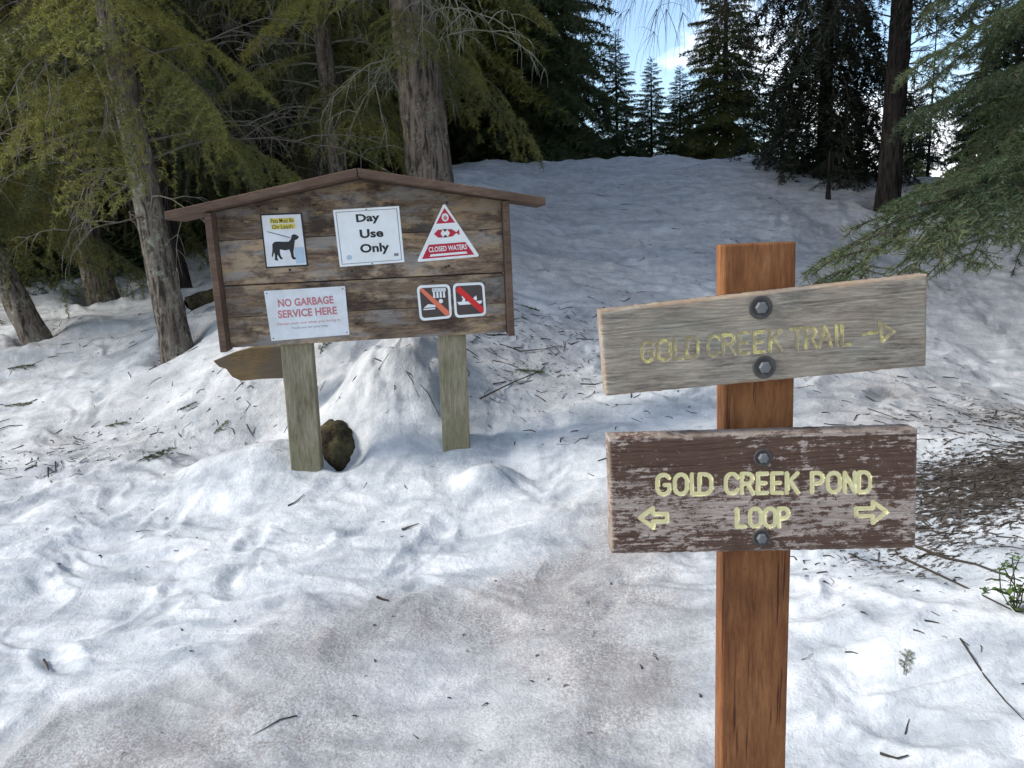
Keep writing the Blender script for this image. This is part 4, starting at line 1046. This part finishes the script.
# ---- loose litter: twigs and needles, one mass
def normal_at(x, y):
    e = .02; return
def litter():
    rg = np.random.default_rng(55); A, B, r0 = [], [], []
    regs = [(-2.6, 4.9, 1.7, .6, 300, .05), (-4.4, 6.6, 2.2, 1.2, 200, .07), (-3.0, 4.6, .5, .12, 60, .07), (0.15, 5.2, .8, .9, 340, .06), (2.0, 3.0, .6, .4, 1500, .035), (2.7, 3.5, .8, .6, 600, .045), (1.8, 2.3, .5, .5, 90, .02), (2.0, 4.9, 1.6, .9, 200, .07),
            (0.0, 2.4, 1.6, .8, 60, .010), (2.5, 8.5, 3.0, 2.6, 120, .07), (-1.9, 3.6, 1.2, .4, 25, .02), (2.2, 2.2, .4, .5, 70, .03)]
    for (cx, cy, sx, sy, n, ln) in regs:
        x = rg.normal(cx, sx * .6, n); y = rg.normal(cy, sy * .6, n); L = ln * rg.exponential(.6, n) + .01; an = rg.uniform(0, 6.28, n)
        # on the shaded slope twigs lie raked one way
        if cx > 1.5: an = np.where(rg.random(n) < .6, rg.normal(-.55, .3, n), an)
        x2 = x + np.cos(an) * L; y2 = y + np.sin(an) * L
        xm = (x + x2) / 2 + rg.normal(0, .12, n) * L; ym = (y + y2) / 2 + rg.normal(0, .12, n) * L
        z, zm, z2 = Hsnow(x, y) + .003, Hsnow(xm, ym) + .005, Hsnow(x2, y2) + .003
        rr = rg.uniform(.0009, .0034, n) * (1 + L * 3)
        A += [np.stack([x, y, z], 1), np.stack([xm, ym, zm], 1)]; B += [np.stack([xm, ym, zm], 1), np.stack([x2, y2, z2], 1)]; r0 += [rr, rr * .7]
    A = np.concatenate(A); B = np.concatenate(B); r0 = np.concatenate(r0)
    V, F = tubes(A, B, r0, r0 * .7, 4)
    tag(link('twig_litter', mesh_np('twig_litter', V, F, [MAT['twig_dark']])), 'fine dark twigs and needles scattered over the snow', 'forest litter', kind='stuff')
litter()
# ---- fir sprigs one can count
rs = np.random.default_rng(66)
SPR = [bough(rs, n1=9, w=.45, n2=2, hang=.1, droop=.08, nl=.09, nw=.012, dens=150, r=.022, bare=.1) for _ in range(3)]
def sprig(px, py, z, L, az, label, mat='fir_green', ti=0):
    p = on_snow(px, py)
    sl = (hz(p[0] + .05 * math.cos(az), p[1] + .05 * math.sin(az)) - hz(p[0], p[1])) / .05
    me = assemble([(ti % 3, L, rotm(az, math.atan(sl) + .05, 0), np.zeros(3))], SPR, 'fir_sprig', [MAT[mat], MAT['twig_dark']], rs)
    o = link('fir_sprig', me); o.location = (p[0], p[1], hz(p[0], p[1]) + .008)
    return tag(o, label, 'fir sprig', 'fallen fir sprigs on the snow')
sprig(903, 678, .15, .085, .9, 'green fir sprig on the snow below the right end of the lower board')
sprig(140, 462, .25, .22, .8, 'largest dark fir sprig lying in the hollow left of the notice board', 'fir_dark', 1)
sprig(105, 428, .3, .16, .1, 'fir sprig behind the largest one in the left hollow', 'fir_dark', 2)
sprig(5, 407, .4, .2, .2, 'green fir sprig at the left edge of the snow', 'fir_green')
sprig(178, 412, .35, .14, .2, 'dark fir sprig in the hollow nearest the plank end', 'fir_dark', 1)
sprig(214, 436, .3, .13, .9, 'small fir sprig on the flank of the mound left of the posts', 'fir_green', 2)
sprig(320, 356, .8, .15, 1.3, 'dark fir sprig on the snow between the two posts just under the board', 'fir_dark')
sprig(540, 312, .9, .24, 2.6, 'brown-green fir sprig on the slope right of the notice board', 'fir_dark', 1)
sprig(515, 372, .6, .2, .1, 'fir sprig low on the slope beside the right post', 'fir_dark', 2)
sprig(8, 370, .6, .22, .1, 'dark fir sprig below the leaning fir at the left edge', 'fir_dark')
def stick(pts, z, r, label, cat='twig', mat='twig_dark', name='twig'):
    P = []
    for (px, py) in pts:
        p = on_snow(px, py)
        P.append([p[0], p[1], hz(p[0], p[1]) + r * 1.2])
    P = np.array(P); rr = np.linspace(r, r * .4, len(P))
    V, F = tubes(P[:-1], P[1:], rr[:-1], rr[1:], 6)
    return tag(link(name, mesh_np(name, V, F, [MAT[mat]])), label, cat)
stick([(297, 717), (280, 723), (265, 730), (252, 737)], 0, .0022, 'thin dark twig on the trodden snow at the bottom left')
stick([(44, 661), (47, 666), (49, 672)], 0, .005, 'short dark bark bit on the snow at the lower left')
stick([(377, 599), (383, 601), (389, 602)], 0, .006, 'small dark cone scale on the snow in the middle foreground')
stick([(402, 531), (410, 528), (419, 525)], 0, .006, 'brown dead leaf stalk on the snow below the right post', mat='twig')
stick([(288, 507), (296, 503), (304, 496)], 0, .004, 'short twig on the snow in front of the left post')
stick([(880, 755), (888, 760), (897, 762), (908, 760)], 0, .004, 'curved dark twig on the snow at the bottom right')
stick([(905, 735), (907, 728), (909, 722)], 0, .002, 'upright sliver of twig above the curved one at the bottom right')
stick([(900, 560), (930, 572), (955, 584), (985, 600), (1010, 612)], .25, .005, 'long dark branch lying on the snow right of the lower board')
stick([(915, 548), (945, 560), (975, 568), (1020, 583)], .3, .006, 'long dark branch nearest the bare shaded ground at the right')
stick([(960, 640), (985, 680), (1005, 705), (1024, 722)], .2, .003, 'long thin twig running down to the right edge')
stick([(375, 360), (410, 375), (428, 395), (440, 420)], .6, .004, 'thin twig draped over the mound between the posts')
stick([(480, 400), (510, 385), (540, 372), (560, 352)], .6, .005, 'long twig on the slope right of the right post')
stick([(500, 345), (520, 352), (545, 350), (562, 346)], .7, .005, 'arched twig higher on the slope right of the right post')

# ---- leafy shrub at the right edge
def shrub(px, py, label):
    p = on_snow(px, py)
    z = hz(p[0], p[1]); e = empty('evergreen_shrub', label, 'shrub', Matrix.Translation((p[0], p[1], z)))
    rg = np.random.default_rng(int(px)); A, B, r0 = [], [], []; LV, LF = [], []
    for i in range(9):
        q = np.zeros(3); d = np.array([rg.normal(0, .7), rg.normal(0, .7), 1.0]); d /= np.linalg.norm(d)
        for k in range(5):
            q2 = q + d * .035; A.append(q); B.append(q2); r0.append(.0022); d = d + rg.normal(0, .25, 3); d /= np.linalg.norm(d); q = q2
            for s in range(3):
                ld = rnd_unit(rg, 1)[0]; ld[2] = abs(ld[2]) * .4; ld /= np.linalg.norm(ld); sd = np.cross(ld, [0, 0, 1.]); sd /= np.linalg.norm(sd) + 1e-6
                l = rg.uniform(.016, .03); w = l * .32; b = len(LV)
                LV += [q, q + ld * l * .5 + sd * w, q + ld * l, q + ld * l * .5 - sd * w]; LF.append([b, b + 1, b + 2, b + 3])
    V, F = tubes(np.array(A), np.array(B), np.array(r0), np.array(r0) * .8, 4)
    link('stem', mesh_np('stem', V, F, [MAT['twig_dark']]), e)
    link('foliage', mesh_np('foliage', np.array(LV), np.array(LF), [MAT['leafgreen']], smooth=False, attrs={'tint': ('FACE', rg.random(len(LF)))}), e)
MAT['leafgreen'] = m_needle('leaf_green', (0.035, 0.07, 0.018), (0.11, 0.17, 0.04))
shrub(1016, 612, 'small leafy green shrub poking from the snow at the right edge')

# ================================================================== sky, sun, camera
SUN_EL, SUN_AZ = math.radians(36), math.radians(-96)      # azimuth from +Y, negative = left
world = bpy.data.worlds.new('World'); scn.world = world; world.use_nodes = True
wt = world.node_tree; bg = wt.nodes['Background']
sky = wt.nodes.new('ShaderNodeTexSky'); sky.sky_type = 'NISHITA'; sky.sun_disc = False
sky.sun_elevation = SUN_EL; sky.sun_rotation = SUN_AZ; sky.air_density = 1.0; sky.dust_density = .2
tc = wt.nodes.new('ShaderNodeTexCoord'); mp_ = wt.nodes.new('ShaderNodeMapping'); mp_.inputs['Scale'].default_value = (1, 1, 1.8)
nz1 = wt.nodes.new('ShaderNodeTexNoise'); nz1.inputs['Scale'].default_value = 2.6; nz1.inputs['Detail'].default_value = 8; nz1.inputs['Roughness'].default_value = .55
rp = wt.nodes.new('ShaderNodeValToRGB'); rp.color_ramp.elements[0].position = .49; rp.color_ramp.elements[1].position = .60
mx = wt.nodes.new('ShaderNodeMix'); mx.data_type = 'RGBA'; mx.inputs[7].default_value = (9.0, 9.3, 9.8, 1)
wt.links.new(tc.outputs['Generated'], mp_.inputs[0]); wt.links.new(mp_.outputs[0], nz1.inputs['Vector']); wt.links.new(nz1.outputs['Fac'], rp.inputs[0])
sxyz = wt.nodes.new('ShaderNodeSeparateXYZ'); wt.links.new(tc.outputs['Generated'], sxyz.inputs[0])
hi_ = wt.nodes.new('ShaderNodeMapRange'); hi_.inputs[1].default_value = .45; hi_.inputs[2].default_value = .75; hi_.inputs[3].default_value = 1.0; hi_.inputs[4].default_value = .38
wt.links.new(sxyz.outputs[2], hi_.inputs[0])
ml_ = wt.nodes.new('ShaderNodeMath'); ml_.operation = 'MULTIPLY'; wt.links.new(rp.outputs[0], ml_.inputs[0]); wt.links.new(hi_.outputs[0], ml_.inputs[1])
wt.links.new(ml_.outputs[0], mx.inputs[0]); wt.links.new(sky.outputs[0], mx.inputs[6]); wt.links.new(mx.outputs[2], bg.inputs['Color'])
bg.inputs['Strength'].default_value = .085
sl_ = bpy.data.lights.new('sun', 'SUN'); sl_.energy = 1.6; sl_.angle = math.radians(12); sl_.color = (1.0, .95, .88)
so = bpy.data.objects.new('sun', sl_); COL.objects.link(so)
sd = Vector((math.sin(SUN_AZ) * math.cos(SUN_EL), math.cos(SUN_AZ) * math.cos(SUN_EL), math.sin(SUN_EL)))
so.rotation_euler = sd.to_track_quat('Z', 'Y').to_euler(); so.location = (0, 0, 20)

cam = bpy.data.cameras.new('camera'); cam.sensor_width = 36; cam.lens = 36 * FPX / 1024; cam.clip_start = .05; cam.clip_end = 800
co = bpy.data.objects.new('camera', cam); COL.objects.link(co); scn.camera = co
co.matrix_world = Matrix(((RT[0], UP[0], -FW[0], CAM[0]), (RT[1], UP[1], -FW[1], CAM[1]), (RT[2], UP[2], -FW[2], CAM[2]), (0, 0, 0, 1)))

scn.render.resolution_x = 1024; scn.render.resolution_y = 768
vs = scn.view_settings; vs.view_transform = 'Standard'; vs.look = 'None'; vs.gamma = 1; vs.exposure = 1.6; vs.use_curve_mapping = False
cy = scn.cycles; cy.max_bounces = 6; cy.diffuse_bounces = 4; cy.transmission_bounces = 3; cy.use_denoising = True; cy.sample_clamp_indirect = 6
